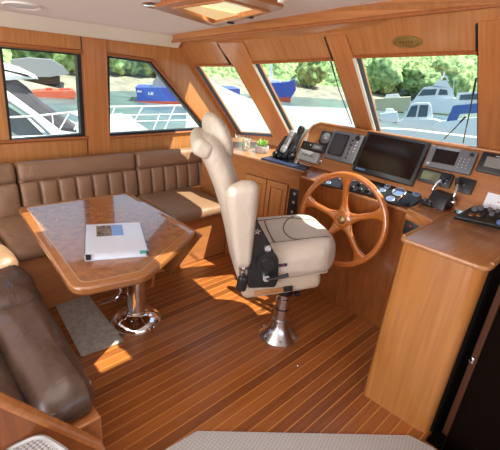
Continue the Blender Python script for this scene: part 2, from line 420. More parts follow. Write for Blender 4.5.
# windshield plane
XS, SL = 2.88, .95
WO = Vector((XS, 0, 1.04)); WX = Vector((0, -1, 0)); WY = Vector((-SL, 0, 1)).normalized()
WF = frame(WO, WX, WY)                             # local z looks aft/down into the cabin
def on_w(pts): return [hit(x, y, WO, WX, WY) for x, y in pts]
def ceil_hit(x, y):
    d = ray(x, y); t = (1.825+.295-ZC)/(d.z+.1*d.y); return CAM+d*t
def ceil_z(y): return 1.825 + .1*(2.95-y) if y > 1.0 else (2.02 - .1*(1.0-y)*.2 if y > -.2 else 1.996-.1*(-.2-y))

# floor, with the companionway left open
bm = B(); plate(bm, [(-3, -1.6), (1.72, -1.6), (1.72, .285), (3.2, .285), (3.2, YW+.05), (-3, YW+.05)], [], -.05, 0)
struct('floor', bm, M['floor'], label='glossy reddish plank floor with pale strips between the planks')
# stairwell
bm = B()
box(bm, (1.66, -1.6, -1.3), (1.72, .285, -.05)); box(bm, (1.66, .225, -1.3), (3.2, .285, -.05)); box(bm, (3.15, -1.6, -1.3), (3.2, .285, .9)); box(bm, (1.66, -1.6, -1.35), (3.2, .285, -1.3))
struct('wall_companionway', bm, M['dark'], label='side walls of the stairs going down beside the console, blackened for shade')

# port wall
W1 = px_y([(-1, 46.5), (80.5, 54), (85, 136.5), (10, 143)], YW)
W2 = px_y([(107.5, 55.5), (151, 61.5), (206, 129.5), (108.5, 136)], YW)
outer = [(-3, -.02), (3.32, -.02), (2.93, 1.04), (2.21, 1.80), (2.05, 1.95), (-3, 1.95)]
W0 = [(-1.2, 1.0), (.35, 1.0), (.35, 1.6), (-1.2, 1.6)]
bm = B(); plate(bm, outer, [W1, W2, W0], -.05, 0, xz(YW))
struct('wall_port', bm, M['wall'], label='cherry veneer cabin side wall with two windows above the settee')
def window(n, poly, mt, frame_w, lab, z_in=.006, depth=.045, edge=None, edge_w=None):
    t = thing('window_%d' % n, mt @ Vector((poly[0][0], poly[0][1], 0)), lab, 'window', kind='structure')
    inn = inset(poly, frame_w)
    if mt is WF: depth, z_in = .030, .002
    bm = B(); plate(bm, inset(poly, .001), [inn], -depth, z_in, mt); obj('frame', bm, M['gasket'], t, smooth=False)
    bm = B(); plate(bm, inset(poly, .004), [], -.024, -.020, mt); obj('pane', bm, M['glass'], t, smooth=False)
    return t
window(1, W1, xz(YW), [.012, .030, .024, .016], 'near square cabin side window in black gasket, left of the post')
window(2, W2, xz(YW), [.016, .022, .020, .014], 'side window with raked right edge, right of the post')
# mouldings of the port wall
bm = B(); x1 = W1[1][0]; x2 = W2[0][0]
plate(bm, [(x1+.02, .84), (x2-.012, .84), (x2-.012, 1.75), (x1+.02, 1.75)], [], 0, .010, xz(YW))
struct('trim_1', bm, M['post'], label='flat wooden post between the two side windows')
bm = B(); tube(bm, [(-1, YW-.006, W1[2][1]-.012), (x1+.012, YW-.006, W1[2][1]-.010)], .014, 10)
tube(bm, [(x2-.01, YW-.006, W2[3][1]-.012), (W2[2][0]+.03, YW-.006, W2[2][1]-.010)], .012, 10)
struct('trim_2', bm, M['trim'], smooth=True, label='rounded sill moulding under the side windows')
bm = B(); tube(bm, [(-1, YW-.006, W1[0][1]+.016), (x1+.012, YW-.006, W1[1][1]+.016)], .014, 10)
tube(bm, [(x2-.01, YW-.006, W2[0][1]+.013), (W2[1][0], YW-.006, W2[1][1]+.013), (W2[2][0]+.03, YW-.006, W2[2][1]+.0)], .013, 10)
struct('trim_3', bm, M['trim'], smooth=True, label='rounded head moulding over the side windows and down the raked edge')
# dark joint of the header panel
bm = B(); box(bm, (x1+.006, YW-.004, 1.635), (x1+.012, YW+.004, 1.74)); box(bm, (x1+.006, YW-.004, .84), (x1+.012, YW+.004, W1[2][1]-.03))
struct('trim_4', bm, M['gasket'], label='dark joints beside the post of the cabin side')

# windshield wall
W3 = on_w([(195.5, 66), (234, 66), (274, 137), (239, 134.5)])
W4 = on_w([(255, 63.5), (333.5, 60), (357, 132), (300, 152)])
W5 = on_w([(356.5, 57.5), (478, 53.5), (479, 150), (383, 141)])
# the sills stay on the plane's lower part
W4[2] = (W4[2][0], .09); W4[3] = (W4[3][0]-.0, .045); W5[2] = (W5[2][0], .10); W5[3] = (W5[3][0], .095)
W4[2] = (W4[1][0]+.01, .09); W4[3] = (W4[0][0]+.02, .06); W5[2] = (W5[1][0], .10); W5[3] = (W5[0][0]+.01, .095)
bm = B(); plate(bm, [(-YW-.02, -.24), (1.6, -.24), (1.6, 1.30), (-YW-.02, 1.30)], [W3, W4, W5], -.05, 0, WF)
struct('wall_windshield', bm, M['rake'], label='raked cherry veneer wall holding the windshield panes')
window(3, W3, WF, [.005, .003, .006, .006], 'narrow leftmost windshield pane behind the chair headrest')
window(4, W4, WF, [.005, .002, .005, .006], 'middle windshield pane behind the handsets and radar')
window(5, W5, WF, [.004, .002, .005, .006], 'right windshield pane looking out on the moored boats')
# header panels with dark joints, mullions
def on_w_plate(px, z0, z1, mat, name, lab=None, parent=None):
    bm = B(); plate(bm, on_w(px), [], z0, z1, WF); return struct(name, bm, mat, parent, label=lab)
on_w_plate([(217, 42), (244, 41.5), (254, 63), (290, 132), (274, 137), (236, 67)], .0, .010, M['rakepost'], 'trim_5', 'slanting wooden mullion between first and second windshield panes')
on_w_plate([(326, 35), (346, 34), (355, 58), (380, 141), (366, 141), (335, 60)], .0, .010, M['rakepost'], 'trim_6', 'slanting wooden mullion between second and third windshield panes')
on_w_plate([(479, 21), (520, 17), (522, 165), (480, 155)], .0, .010, M['rakepost'], 'trim_7', 'wide wooden post at the right end of the windshield')
for i, q in enumerate((W4, W5)):
    bm = B(); a, d = Vector(q[0]), Vector(q[3]); e = (d-a).normalized(); nn = Vector((-e.y, e.x)); nn = nn if nn.x > 0 else -nn
    plate(bm, [tuple(a-nn*.020), tuple(a+nn*.002), tuple(d+nn*.002), tuple(d-nn*.020)], [], 0, .013, WF)
    struct('trim_%d' % (8+i), bm, M['cream'], label='pale strip along the left edge of the %s windshield pane' % ('second', 'third')[i])
bm = B()
for px in ([(217.3, 42.2), (218.5, 42.2), (232, 65), (230.8, 65)], [(324.8, 36), (326.5, 36), (334.5, 60), (333, 60)], [(476.5, 23), (478.3, 23), (478.3, 54), (476.5, 54)]):
    plate(bm, on_w(px), [], 0, .0115, WF)
struct('trim_10', bm, M['gasket'], label='dark joints between the windshield header panels')
bm = B()
for q in (W3, W4, W5):
    a, b = Vector(q[0]), Vector(q[1]); plate(bm, [(a.x, a.y+.004), (b.x, b.y+.004), (b.x, b.y+.020), (a.x, a.y+.020)], [], 0, .014, WF)
a, d = Vector(W3[0]), Vector(W3[3]); plate(bm, [(a.x-.03, a.y), (a.x, a.y), (d.x, d.y), (d.x-.03, d.y)], [], 0, .014, WF)
struct('trim_11', bm, M['trim'], label='red moulding above the windshield panes')

# ceiling, valance, header beam
def loft(bm, secs, mt=None):
    rows = [[bm.verts.new(p) for p in s] for s in secs]
    for a, b in zip(rows, rows[1:]):
        for i in range(len(a)-1): bm.faces.new((a[i], a[i+1], b[i+1], b[i]))
ys = [3.06, 2.6, 2.2, 1.8, 1.4, 1.0, .6, .2, -.2, -.6, -1.0, -1.6]
HX0, HX1, HY0, HY1 = 1.25, 1.69, 1.53, 1.98
SX0, SX1, SY0, SY1 = 1.29, 1.49, .68, .90            # unseen starboard ceiling opening, added to drop a sun patch on the floor
bm = B()
def cslab(x0, x1, y0, y1):
    n = 6; secs = []
    for i in range(n+1):
        y = y0+(y1-y0)*i/n; secs.append([(x0, y, ceil_z(y)), (x1, y, ceil_z(y)), (x1, y, ceil_z(y)+.04), (x0, y, ceil_z(y)+.04), (x0, y, ceil_z(y))])
    loft(bm, secs)
AX0, AX1, AY0, AY1 = .76, 1.00, 1.46, 1.82            # unseen aft ceiling opening, added to let sun onto the settee
XE = 2.02
for (a, b, c, d) in ((-3, XE, HY1, 3.2), (HX1, XE, HY0, HY1), (AX1, HX0, HY0, HY1), (-3, AX0, HY0, HY1), (AX0, AX1, AY1, HY1), (-3, XE, SY1, AY0), (-3, AX0, AY0, HY0), (AX1, XE, AY0, HY0), (-3, SX0, SY0, SY1), (SX1, XE, SY0, SY1), (-3, XE, -1.6, SY0)): cslab(a, b, c, d)
struct('ceiling', bm, M['white'], smooth=True, label='pale lining of the cambered cabin ceiling')
bm = B(); prism(bm, [(3.04, 1.815), (3.21, 1.83), (3.21, 1.728), (3.15, 1.728)], -3, 2.155, Matrix(((0, 0, 1, 0), (1, 0, 0, 0), (0, 1, 0, 0), (0, 0, 0, 1))))
struct('trim_12', bm, M['cream'], label='cream valance board where the ceiling meets the side wall')
def lag(y, pts):
    r = 0
    for i, (a, f) in enumerate(pts):
        k = f
        for j, (b, g_) in enumerate(pts):
            if i != j: k *= (y-b)/(a-b)
        r += k
    return r
bm = B(); secs = []; lip = []
for i in range(25):
    y = 3.0-4.6*i/24; q = max(y, .3)
    zt = lag(q, ((2.9, 1.836), (1.9, 1.930), (.6, 2.045))); zb = lag(q, ((2.9, 1.778), (1.86, 1.872), (.6, 1.980))); zs = lag(q, ((2.95, 1.784), (2.1, 1.822), (1.18, 1.880), (.6, 1.928)))
    xs = 2.88-.95*(zs-1.04)
    secs.append([(2.0, y, zt+.03), (2.0, y, zb), (2.03, y, zb-.004), (xs+.02, y, zs), (xs-.02, y, zs+.06), (2.0, y, zt+.03)]); lip.append((1.998, y, zb))
loft(bm, secs)
bm.faces.new([v for v in bm.verts[:5]])
struct('trim_13', bm, M['beam'], smooth=True, label='long wooden header beam across the top of the windshield')
bm = B(); tube(bm, lip, .011, 8); struct('trim_18', bm, M['trim'], smooth=True, label='dark rounded lip along the lower edge of the header beam')
# unseen starboard and aft walls with their openings
bm = B(); plate(bm, [(-3, -.02), (3.15, -.02), (2.86, 1.04), (2.05, 2.0), (-3, 2.0)], [[(-1.2, 1.0), (1.6, 1.0), (1.6, 1.65), (-1.2, 1.65)]], 0, .05, xz(-1.55))
struct('wall_starboard', bm, M['wall'], label='cherry veneer wall on the starboard side')
bm = B(); plate(bm, [(-1.6, -.02), (3.25, -.02), (3.25, 2.05), (-1.6, 2.05)], [[(-1.2, .5), (2.9, .5), (2.9, 1.75), (-1.2, 1.75)]], 0, .05, Matrix(((0, 0, 1, -3.05), (1, 0, 0, 0), (0, 1, 0, 0), (0, 0, 0, 1))))
struct('wall_aft', bm, M['wall'], label='aft wall with a wide opening to the saloon')

# deck hatch in the ceiling
def hatch():
    n = math.atan(.1); c = Vector((1.455, 1.765, 0)); c.z = ceil_z(c.y)
    mt = T(c) @ Rx(-n)
    t = thing('ceiling_hatch', c, 'square wooden framed ceiling hatch with an amber blind given a backlit glow', 'hatch')
    o_ = rounded([(-.245, -.313), (.163, -.31), (.31, .405), (-.255, .225)], .05)
    i_ = [(-.150, -.215), (.155, -.205), (.215, .315), (-.205, .125)]
    bm = B(); plate(bm, o_, [i_], -.052, -.036, mt); plate(bm, inset(o_, .03), [inset(i_, -.004)], -.036, .0, mt); obj('outer_frame', bm, M['trim'], t, smooth=False)
    bm = B(); i2 = inset(i_, .022); plate(bm, i_, [i2], -.058, -.02, mt); obj('inner_frame', bm, M['post'], t, smooth=False)
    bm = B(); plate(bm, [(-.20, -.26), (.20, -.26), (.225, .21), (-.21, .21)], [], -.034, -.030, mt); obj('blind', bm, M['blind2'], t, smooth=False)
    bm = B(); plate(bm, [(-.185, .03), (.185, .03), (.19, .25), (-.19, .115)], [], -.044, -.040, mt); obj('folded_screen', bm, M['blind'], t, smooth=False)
    for sx, sy in ((.20, -.02), (.255, .20)):
        bm = B(); box(bm, (sx-.02, sy-.01, -.06), (sx+.02, sy+.01, -.05), mt, .003); obj('latch', bm, M['black'], t)
hatch()
bm = B(); p = ceil_hit(153.5, 4)
t = thing('downlight', p, 'small chrome recessed downlight near the ceiling hatch', 'light')
mt = T(p) @ Rx(-.1)
lathe(bm, [(.016, -.012), (.050, -.014), (.064, -.004), (.064, .0), (.016, .0)], mt); obj('ring', bm, M['chrome'], t)
bm = B(); ball(bm, (0, 0, -.004), .026, mt, sq=(1, 1, .4)); obj('lens', bm, M['lamp'], t)
p = ceil_hit(22, 5)
t = thing('ceiling_speaker', p, 'round pale flush speaker in the ceiling by the valance', 'speaker'); mt = T(p) @ Rx(-.1)
bm = B(); lathe(bm, [(.082, -.004), (.098, -.010), (.105, 0), (.082, .0)], mt, 40); obj('rim', bm, M['white'], t)
bm = B(); lathe(bm, [(0, -.009), (.05, -.008), (.083, -.004), (.083, .002)], mt, 40); obj('grille', bm, M['spk'], t)
for (x0, x1, y0, y1, lb) in ((SX0, SX1, SY0, SY1, 'unseen glazed ceiling opening added for the sun patch on the floor'), (AX0, AX1, AY0, AY1, 'unseen glazed ceiling opening added for sun on the near settee')):
    yc = (y0+y1)/2; mt = T(((x0+x1)/2, yc, ceil_z(yc))) @ Rx(-math.atan(.1)); hx, hy = (x1-x0)/2, (y1-y0)/2
    t = thing('added_sun_opening', ((x0+x1)/2, yc, ceil_z(yc)), lb, 'hatch')  # added out of view only to let the sun through
    fr = [(-hx-.03, -hy-.03), (hx+.03, -hy-.03), (hx+.03, hy+.03), (-hx-.03, hy+.03)]
    bm = B(); plate(bm, fr, [inset(fr, .032)], -.012, .0, mt); obj('frame', bm, M['trim'], t, smooth=False)
    bm = B(); plate(bm, inset(fr, .015), [], .045, .050, mt); obj('pane', bm, M['glass'], t, smooth=False)
# gold plaque
s_ = hit(407, 41.5, WO, WX, WY)
t = thing('plaque', WF @ Vector((s_[0], s_[1], .0)), 'oval brass plaque on the header panel over the right windshield pane', 'plaque')
mt = WF @ T((s_[0], s_[1], 0)) @ Matrix.Rotation(.06, 4, 'Z')
bm = B(); prism(bm, [(.082*math.cos(a*math.pi/20), .036*math.sin(a*math.pi/20)) for a in range(40)], 0, .006, mt, .002); obj('plate', bm, M['brass'], t)
bm = B(); k = [(.066*math.cos(a*math.pi/20), .026*math.sin(a*math.pi/20), .0065) for a in range(40)]; tube(bm, k, .0012, 6, True, mt)
for i in range(5): box(bm, (-.038+i*.016, -.006, .006), (-.030+i*.016, .008, .0072), mt)
box(bm, (-.03, -.016, .006), (.03, -.013, .007), mt)
obj('engraving', bm, M['brasshub'], t)

#=================================================================== SETTEE
t = thing('settee', (1.2, 2.8, 0), 'L-shaped built-in brown leather settee around the table, on a wooden plinth', 'settee')
bm = B(); box(bm, (-.3, 2.44, 0), (2.24, YW-.005, .42), None, .006); box(bm, (-.6, 1.05, 0), (.425, 2.44, .42), None, .006); obj('plinth', bm, M['setwood'], t, smooth=False)
def seat(x0, x1, y0, y1, z0, z1, mat, r=.045, puff=.012):
    bm = B(); cushion(bm, ((x1-x0)/2-.002, (y1-y0)/2-.002, (z1-z0)/2), min(r, (z1-z0)/2-.002), T(((x0+x1)/2, (y0+y1)/2, (z0+z1)/2)), (0, 0, puff))
    return obj('seat_cushion', bm, mat, t)
seat(.51, 1.62, 2.37, 2.98, .415, .51, M['brown']); seat(1.62, 2.235, 2.37, 2.98, .415, .51, M['brown']); seat(-.3, .51, 2.50, 2.98, .415, .51, M['brown'])
def wrinkle(seed, amp):
    def fn(p, u):
        d = noise.noise(Vector((p.x*7+seed, p.y*5, p.z*4)))*amp + noise.noise(Vector((p.x*19+seed, p.y*15, 3)))*amp*.4
        p = p + Vector(((.022*u[1]-.008) if (seed == 1 and u[0] > .5) else 0, 0, 0))
        return p + Vector((0, 0, d if u[2] > .2 else 0)) + Vector((d*.6 if u[0] > .5 else 0, 0, 0))
    return fn
for (x0, x1, y0, y1, zt, sd, mt_) in ((.235, .470, 1.08, 1.80, .515, 1, 'darkbrown'), (-.5, .235, 1.09, 1.80, .505, 5, 'darkbrown'), (-.1, .500, 1.80, 2.19, .53, 9, 'darkbrown'), (-.1, .500, 2.19, 2.48, .55, 13, 'brown')):
    bm = B(); cushion(bm, ((x1-x0)/2, (y1-y0)/2, (zt-.40)/2), .07, T(((x0+x1)/2, (y0+y1)/2, (zt+.40)/2)), (.006, .010, .020), wrinkle(sd, .022), n=12, k=5)
    c_ = obj('seat_cushion', bm, M[mt_], t)
    if sd == 1:
        bm = B(); tube(bm, [(.26, 1.093, .500), (.31, 1.090, .492), (.37, 1.095, .488), (.415, 1.115, .486), (.440, 1.17, .488)], .004, 8); obj('piping', bm, M['seam'], c_)
def back(x0, x1, ribs, skip=0):
    bm = B(); lean = math.radians(9)
    mt = T((0, 2.955, .50)) @ Rx(-lean)
    w = (x1-x0)/ribs
    cushion(bm, ((x1-x0)/2-.004, .06, .19), .03, mt @ T(((x0+x1)/2, .075, .18)))
    for i in range(ribs):
        cushion(bm, (w/2-.0035, .05, .118), .022, mt @ T((x0+w*(i+.5), .045, .112)), (0, .012, 0), n=4)
    cushion(bm, ((x1-x0)/2-.003, .062, .072), .04, mt @ T(((x0+x1)/2, .050, .300)), (0, .012, .0), n=8)
    return obj('back_cushion', bm, M['brown'], t)
back(-.25, .735, 6); back(.74, 1.655, 7); back(1.66, 2.45, 6)
# sloping end panel at the near end
a = P(-20, 392, Y=1.0); b_ = P(97, 444, Y=1.0)
t2 = thing('end_panel', (.3, 1.0, 0), 'sloping wooden end panel in the lower left corner, beside the woven seat', 'panel')
bm = B(); dv = Vector((b_.x-a.x, b_.z-a.z)); sl_ = dv.y/dv.x
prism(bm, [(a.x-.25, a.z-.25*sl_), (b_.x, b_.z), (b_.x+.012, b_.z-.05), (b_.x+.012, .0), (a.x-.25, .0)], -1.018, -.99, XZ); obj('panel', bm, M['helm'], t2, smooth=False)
bm = B(); d3 = Vector((b_.x-a.x, 0, b_.z-a.z)); tube(bm, [(a.x-.25, 1.004, a.z-.25*sl_), (b_.x, 1.004, b_.z), (b_.x+.014, 1.004, b_.z-.05), (b_.x+.014, 1.004, .0)], .019, 10); obj('edge_trim', bm, M['dash'], t2)

# woven seat in the corner
c = P(10, 446, Z=.42)
t = thing('woven_stool', (.06, .82, 0), 'white woven seat at the bottom left corner in front of the wooden end panel', 'stool')
SW = .57
a0, a1, a2 = P(4, 451, Z=SW), P(40, 434.5, Z=SW), P(61, 452, Z=SW)
k0 = [(a0.x, a0.y), (a1.x, a1.y), (a2.x+.01, a2.y), (a2.x+.01, a2.y-.30), (a0.x-.1, a0.y-.30)]
k = rounded(k0, [.04, .05, .04, .05, .05])
bm = B(); prism(bm, k, SW-.04, SW, None, .010); obj('woven_top', bm, M['wicker'], t)
bm = B(); tube(bm, [(x, y, SW-.006) for x, y in k], .011, 8, True); obj('rim', bm, M['silver'], t)
ks = inset(k0, .05)
for x, y in (ks[0], ks[2], ks[3], ks[4]):
    bm = B(); tube(bm, [(x, y, SW-.03), (x, y, 0)], .014, 8); obj('leg', bm, M['silver'], t)

#=================================================================== TABLE
TZ = .73
t = thing('dining_table', (1.064, 1.98, 0), 'varnished burl table with clipped corner on a chrome pedestal', 'table')
tp = [(.592, 2.515), (.498, 1.432), (.806, 1.375), (1.286, 1.655), (1.300, 2.475)]
bm = B(); prism(bm, rounded(tp, [.06, .09, .10, .03, .04]), TZ-.042, TZ, None, .012, 3); obj('tabletop', bm, M['tborder'], t)
ti = inset(tp, .048)
bm = B(); prism(bm, rounded(ti, [.02, .05, .05, .012, .012]), TZ-.004, TZ+.0008); obj('burl_panel', bm, M['burl'], t, smooth=False)
bm = B(); o1 = rounded(inset(tp, .043), [.022, .052, .052, .014, .014]); o2 = rounded(inset(tp, .0465), [.02, .05, .05, .012, .012])
plate(bm, o1, [o2], TZ-.003, TZ+.0010); obj('inlay', bm, M['inlay'], t, smooth=False)
# folded leaf hanging under the forward edge and its bracket boards
YZ = Matrix(((0, 0, 1, 0), (1, 0, 0, 0), (0, 1, 0, 0), (0, 0, 0, 1)))     # local x->Y, y->Z, z->X
bm = B(); prism(bm, [(1.625, .712), (2.46, .712), (2.40, .36), (1.93, .30)], 1.302, 1.320, YZ, .004); obj('drop_leaf', bm, M['tborder'], t, label='wooden leaf folded down under the forward edge')
bm = B(); prism(bm, [(1.90, .69), (1.96, .69), (2.02, .22), (1.985, .22)], 1.19, 1.21, YZ); obj('leaf_bracket', bm, M['setwood'], t)
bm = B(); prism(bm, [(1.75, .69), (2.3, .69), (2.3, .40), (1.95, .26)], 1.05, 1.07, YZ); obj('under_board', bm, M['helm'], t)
mt = T((1.075, 1.975, 0))
bm = B(); lathe(bm, [(0, 0), (.160, 0), (.165, .010), (.162, .026), (.150, .044), (.125, .060), (.095, .071), (.072, .077), (.064, .084), (.062, .10), (0, .10)], mt, 40); obj('pedestal_base', bm, M['chrome'], t)
bm = B(); lathe(bm, [(.060, .09), (.060, .42), (.053, .425), (.053, .66), (.060, .665), (.060, .69), (0, .69)], mt, 32); obj('column', bm, M['chrome'], t)
bm = B(); tube(bm, [(1.01, 2.04, .34), (.985, 2.06, .29), (1.0, 2.04, .24), (.975, 2.06, .18)], .014, 8); tube(bm, [(1.01, 2.04, .34), (1.05, 1.99, .345)], .012, 8); tube(bm, [(.985, 2.06, .20), (1.05, 1.99, .20)], .012, 8)
obj('release_lever', bm, M['chrome'], t)
bm = B(); tube(bm, [(1.04, 2.0, .20), (.95, 2.085, .16), (.90, 2.13, .13)], .014, 8); obj('foot_pedal', bm, M['chrome'], t)

# ring binder on the table
q = [P(x, y, Z=TZ+.039) for x, y in ((86, 225), (141, 222), (145.5, 250), (83.5, 254))]
c = sum(q, Vector())/4; ex = ((q[2]-q[3])+(q[1]-q[0])).normalized(); ey = ((q[0]-q[3])+(q[1]-q[2])); wx = ((q[2]-q[3]).length+(q[1]-q[0]).length)/2; wy = ey.length/2
ez = Vector((0, 0, 1)); ey = ez.cross(ex); mt = frame(Vector((c.x, c.y, TZ+.0015)), ex, ey)
t = thing('ring_binder', (c.x, c.y, TZ+.0015), 'white ring binder with a cover photo and blue index tabs on the table', 'binder')
hx, hy = wx/2, wy/2
bm = B(); box(bm, (-hx, -hy, 0), (hx, hy, .003), mt); box(bm, (-hx, -hy, .035), (hx, hy, .038), mt); box(bm, (-hx, -hy, 0), (-hx+.003, hy, .038), mt)
obj('cover', bm, M['binder'], t, smooth=False)
bm = B(); box(bm, (-hx+.02, -hy+.008, .003), (hx-.006, hy-.012, .034), mt); obj('page_block', bm, M['pages'], t, smooth=False)
bm = B(); box(bm, (-hx+.055, .012, .038), (-hx+.055+.075, hy-.025, .0388), mt); obj('cover_photo', bm, M['photo'], t, smooth=False)
bm = B(); box(bm, (-hx+.13, .012, .038), (-hx+.188, hy-.025, .0387), mt); obj('cover_photo', bm, M['sky'], t, smooth=False, label='blue right half of the cover picture')
for i in range(4):
    bm = B(); box(bm, (hx-.004, -hy+.03+i*.034, .012), (hx+.014, -hy+.055+i*.034, .015), mt); obj('index_tab', bm, M['dial' if i % 2 else 'sky'], t, smooth=False)
bm = B(); box(bm, (hx-.035, -hy-.0012, .018), (hx-.004, -hy+.008, .032), mt); obj('corner_tab', bm, M['teal'], t, smooth=False)
bm = B(); box(bm, (-hx+.004, -hy-.0008, .006), (-hx+.026, -hy+.008, .030), mt); obj('spine_label', bm, M['black'], t, smooth=False)

# floor mats
q = [P(x, y, Z=.004) for x, y in ((52, 300), (86, 292), (124, 342), (81, 357))]
bm = B(); prism(bm, [(v.x, v.y) for v in q], .001, .012, None, .003); tag(obj('floor_mat', bm, M['mat']), 'gray speckled floor mat under the near end of the table', 'mat')
q = [(.62, 1.06), (.872, 1.042), (1.675, .345), (1.70, .24), (1.70, -.6), (.62, -.6)]
bm = B(); prism(bm, rounded(q, [.02, .03, .02, .02, .02, .02]), .001, .014, None, .004); tag(obj('rug', bm, M['rug']), 'pale gray ribbed rug with a clipped corner at the bottom of the picture', 'rug')
bm = B(); p = P(298, 365, Z=.003); lathe(bm, [(0, .007), (.006, .006), (.009, 0), (0, 0)], T((p.x, p.y, .0005)), 14); tag(obj('floor_stud', bm, M['alu']), 'tiny metal stud in the floor right of the chair pedestal', 'stud')

#=================================================================== HELM CHAIR
CA = math.radians(35); CO = Vector((1.739, 1.296, 0))
CM = T(CO) @ Rz(-CA)
WM_c = thing('helm_chair', CO, 'cream leather helm chair with tall headrest on an aluminium pedestal', 'chair')
t = WM_c
bm = B(); lathe(bm, [(0, 0), (.128, 0), (.130, .010), (.118, .022), (.085, .055), (.062, .095), (.054, .125), (.052, .14), (0, .14)], CM, 40); base = obj('pedestal_base', bm, M['alu'], t)
for k in range(6):
    bm = B(); an = k*math.pi/3+.4; lathe(bm, [(0, .018), (.007, .016), (.010, .008), (.010, 0), (0, 0)], CM @ T((.108*math.cos(an), .108*math.sin(an), .018)), 10); obj('bolt', bm, M['chrome'], base)
bm = B(); lathe(bm, [(0, .12), (.046, .12), (.046, .30), (.040, .302), (.040, .50), (0, .50)], CM, 28); obj('pedestal_column', bm, M['alu'], t)
bm = B(); lathe(bm, [(0, .335), (.054, .335), (.056, .345), (.056, .385), (.052, .392), (0, .392)], CM, 28); lc = obj('lock_collar', bm, M['black'], t)
bm = B(); box(bm, (.05, -.075, .35), (.078, -.03, .375), CM, .004); obj('collar_clamp', bm, M['black'], lc)
bm = B(); lathe(bm, [(0, .22), (.048, .22), (.048, .228), (0, .228)], CM, 28); obj('column_ring', bm, M['black'], t)
# seat tray and cushion, tilted back
TM = CM @ T((-.05, 0, .47)) @ Ry(math.radians(-8))
def taper(p, u): return p
def traysh(p, u):
    f = (u[0]+1)/2; p.y *= 1-.10*f*f; p.z += 0; return p
bm = B(); cushion(bm, (.235, .245, .055), .04, TM @ T((-.035, 0, .055)), fn=traysh, n=8); obj('seat_base', bm, M['shell'], t)
bm = B(); box(bm, (-.20, -.2485, .030), (-.03, -.243, .060), TM, .0015); obj('side_slot', bm, M['contop'], t, label='small wooden inlaid strip on the seat base')
bm = B(); box(bm, (-.035, -.2500, .030), (.02, -.236, .060), TM, .0015); obj('slot_grip', bm, M['black'], t)
def cush(p, u):
    f = (u[0]+1)/2
    p.y *= 1-.16*max(0, f-.35)**2*2.2
    if u[0] > .55: p.x -= .075*(abs(u[1])**2.2)*(u[0]-.55)/.45
    if u[2] > 0:
        e = max(0, 1-((u[1])/.62)**4) if abs(u[1]) < .62 else 0
        p.z -= .018*e*(1 if u[0] < .75 else (1-(u[0]-.75)/.25)) - .012*(1-e)
        p.z -= .02*max(0, u[0]-.6)
    return p
bm = B(); cushion(bm, (.305, .268, .092), .068, TM @ T((.017, 0, .194)), (.01, .012, .012), cush, n=14, k=6); bm.normal_update()
from mathutils.bvhtree import BVHTree
bv = BVHTree.FromBMesh(bm); TU = (TM.to_3x3() @ Vector((0, 0, 1))).normalized()
sc = obj('seat_cushion', bm, M['chair'], t)
def onseat(pts):
    out = []
    for x, y in pts:
        r = bv.ray_cast(TM @ Vector((x, y, .6)), -TU); out.append(r[0]+TU*.0008 if r[0] else TM @ Vector((x, y, .27)))
    return out
bm = B()
def lin(a, b, n=12): return [(a[0]+(b[0]-a[0])*i/n, a[1]+(b[1]-a[1])*i/n) for i in range(n+1)]
tube(bm, onseat(lin((-.22, -.165), (.08, -.165)) + lin((.08, -.165), (.27, -.12))), .0032, 6)
tube(bm, onseat(lin((-.22, .165), (.08, .165)) + lin((.08, .165), (.27, .12))), .0032, 6)
tube(bm, onseat(lin((-.055, -.165), (-.055, .165))), .0042, 6)
tube(bm, onseat([(.135-.10*math.cos(a), .165*math.sin(a)) for a in [math.pi*(-.5+i/24) for i in range(25)]]), .0042, 6)
obj('stitched_seam', bm, M['seam'], sc)
bm = B(); tube(bm, [(-.275, -.262, .128), (0, -.262, .120), (.22, -.235, .118), (.275, -.12, .12), (.285, 0, .12), (.275, .12, .12), (.22, .235, .118), (0, .262, .12), (-.275, .262, .128)], .004, 6, mt=TM); obj('welt', bm, M['shell'], sc)
bm = B(); box(bm, (-.065, -.2845, .214), (-.02, -.274, .230), TM, .001); obj('maker_tag', bm, M['navy'], sc)
bm = B(); box(bm, (-.05, -.2853, .218), (-.038, -.283, .226), TM, .0005); obj('tag_emblem', bm, M['red'], sc)
# backrest: swept sections  (z, u centre, half thickness, half width)
secs = [(.56, -.300, .050, .190), (.64, -.315, .062, .205), (.78, -.345, .066, .215), (.92, -.385, .066, .215), (1.05, -.430, .066, .205), (1.16, -.478, .068, .195), (1.21, -.505, .070, .190), (1.25, -.530, .074, .188), (1.28, -.550, .066, .182), (1.298, -.562, .048, .168), (1.308, -.566, .024, .14)]
def sweep(bm, secs, mt, ex=2.6, seg=36, lean=-.33):
    rows = []
    for z, uc, th, hw in secs:
        row = []
        for k in range(seg):
            a = 2*math.pi*k/seg; c_, s_ = math.cos(a), math.sin(a)
            x = th*abs(c_)**(2/ex)*(1 if c_ > 0 else -1); y = hw*abs(s_)**(2/ex)*(1 if s_ > 0 else -1)
            row.append(bm.verts.new(mt @ Vector((uc+x, y, z+x*lean*-1*.9))))
        rows.append(row)
    for a, b in zip(rows, rows[1:]):
        for k in range(seg): bm.faces.new((a[k], a[(k+1) % seg], b[(k+1) % seg], b[k]))
    bm.faces.new(rows[0][::-1]); bm.faces.new(rows[-1])
bm = B(); sweep(bm, secs, CM); obj('backrest', bm, M['chair'], t, angle=70)
# rolled shoulder at the rear top
bm = B(); cushion(bm, (.050, .200, .043), .034, CM @ T((-.572, 0, 1.256)) @ Ry(math.radians(24)), (.006, .0, .006), n=8); obj('shoulder_roll', bm, M['chair'], t)
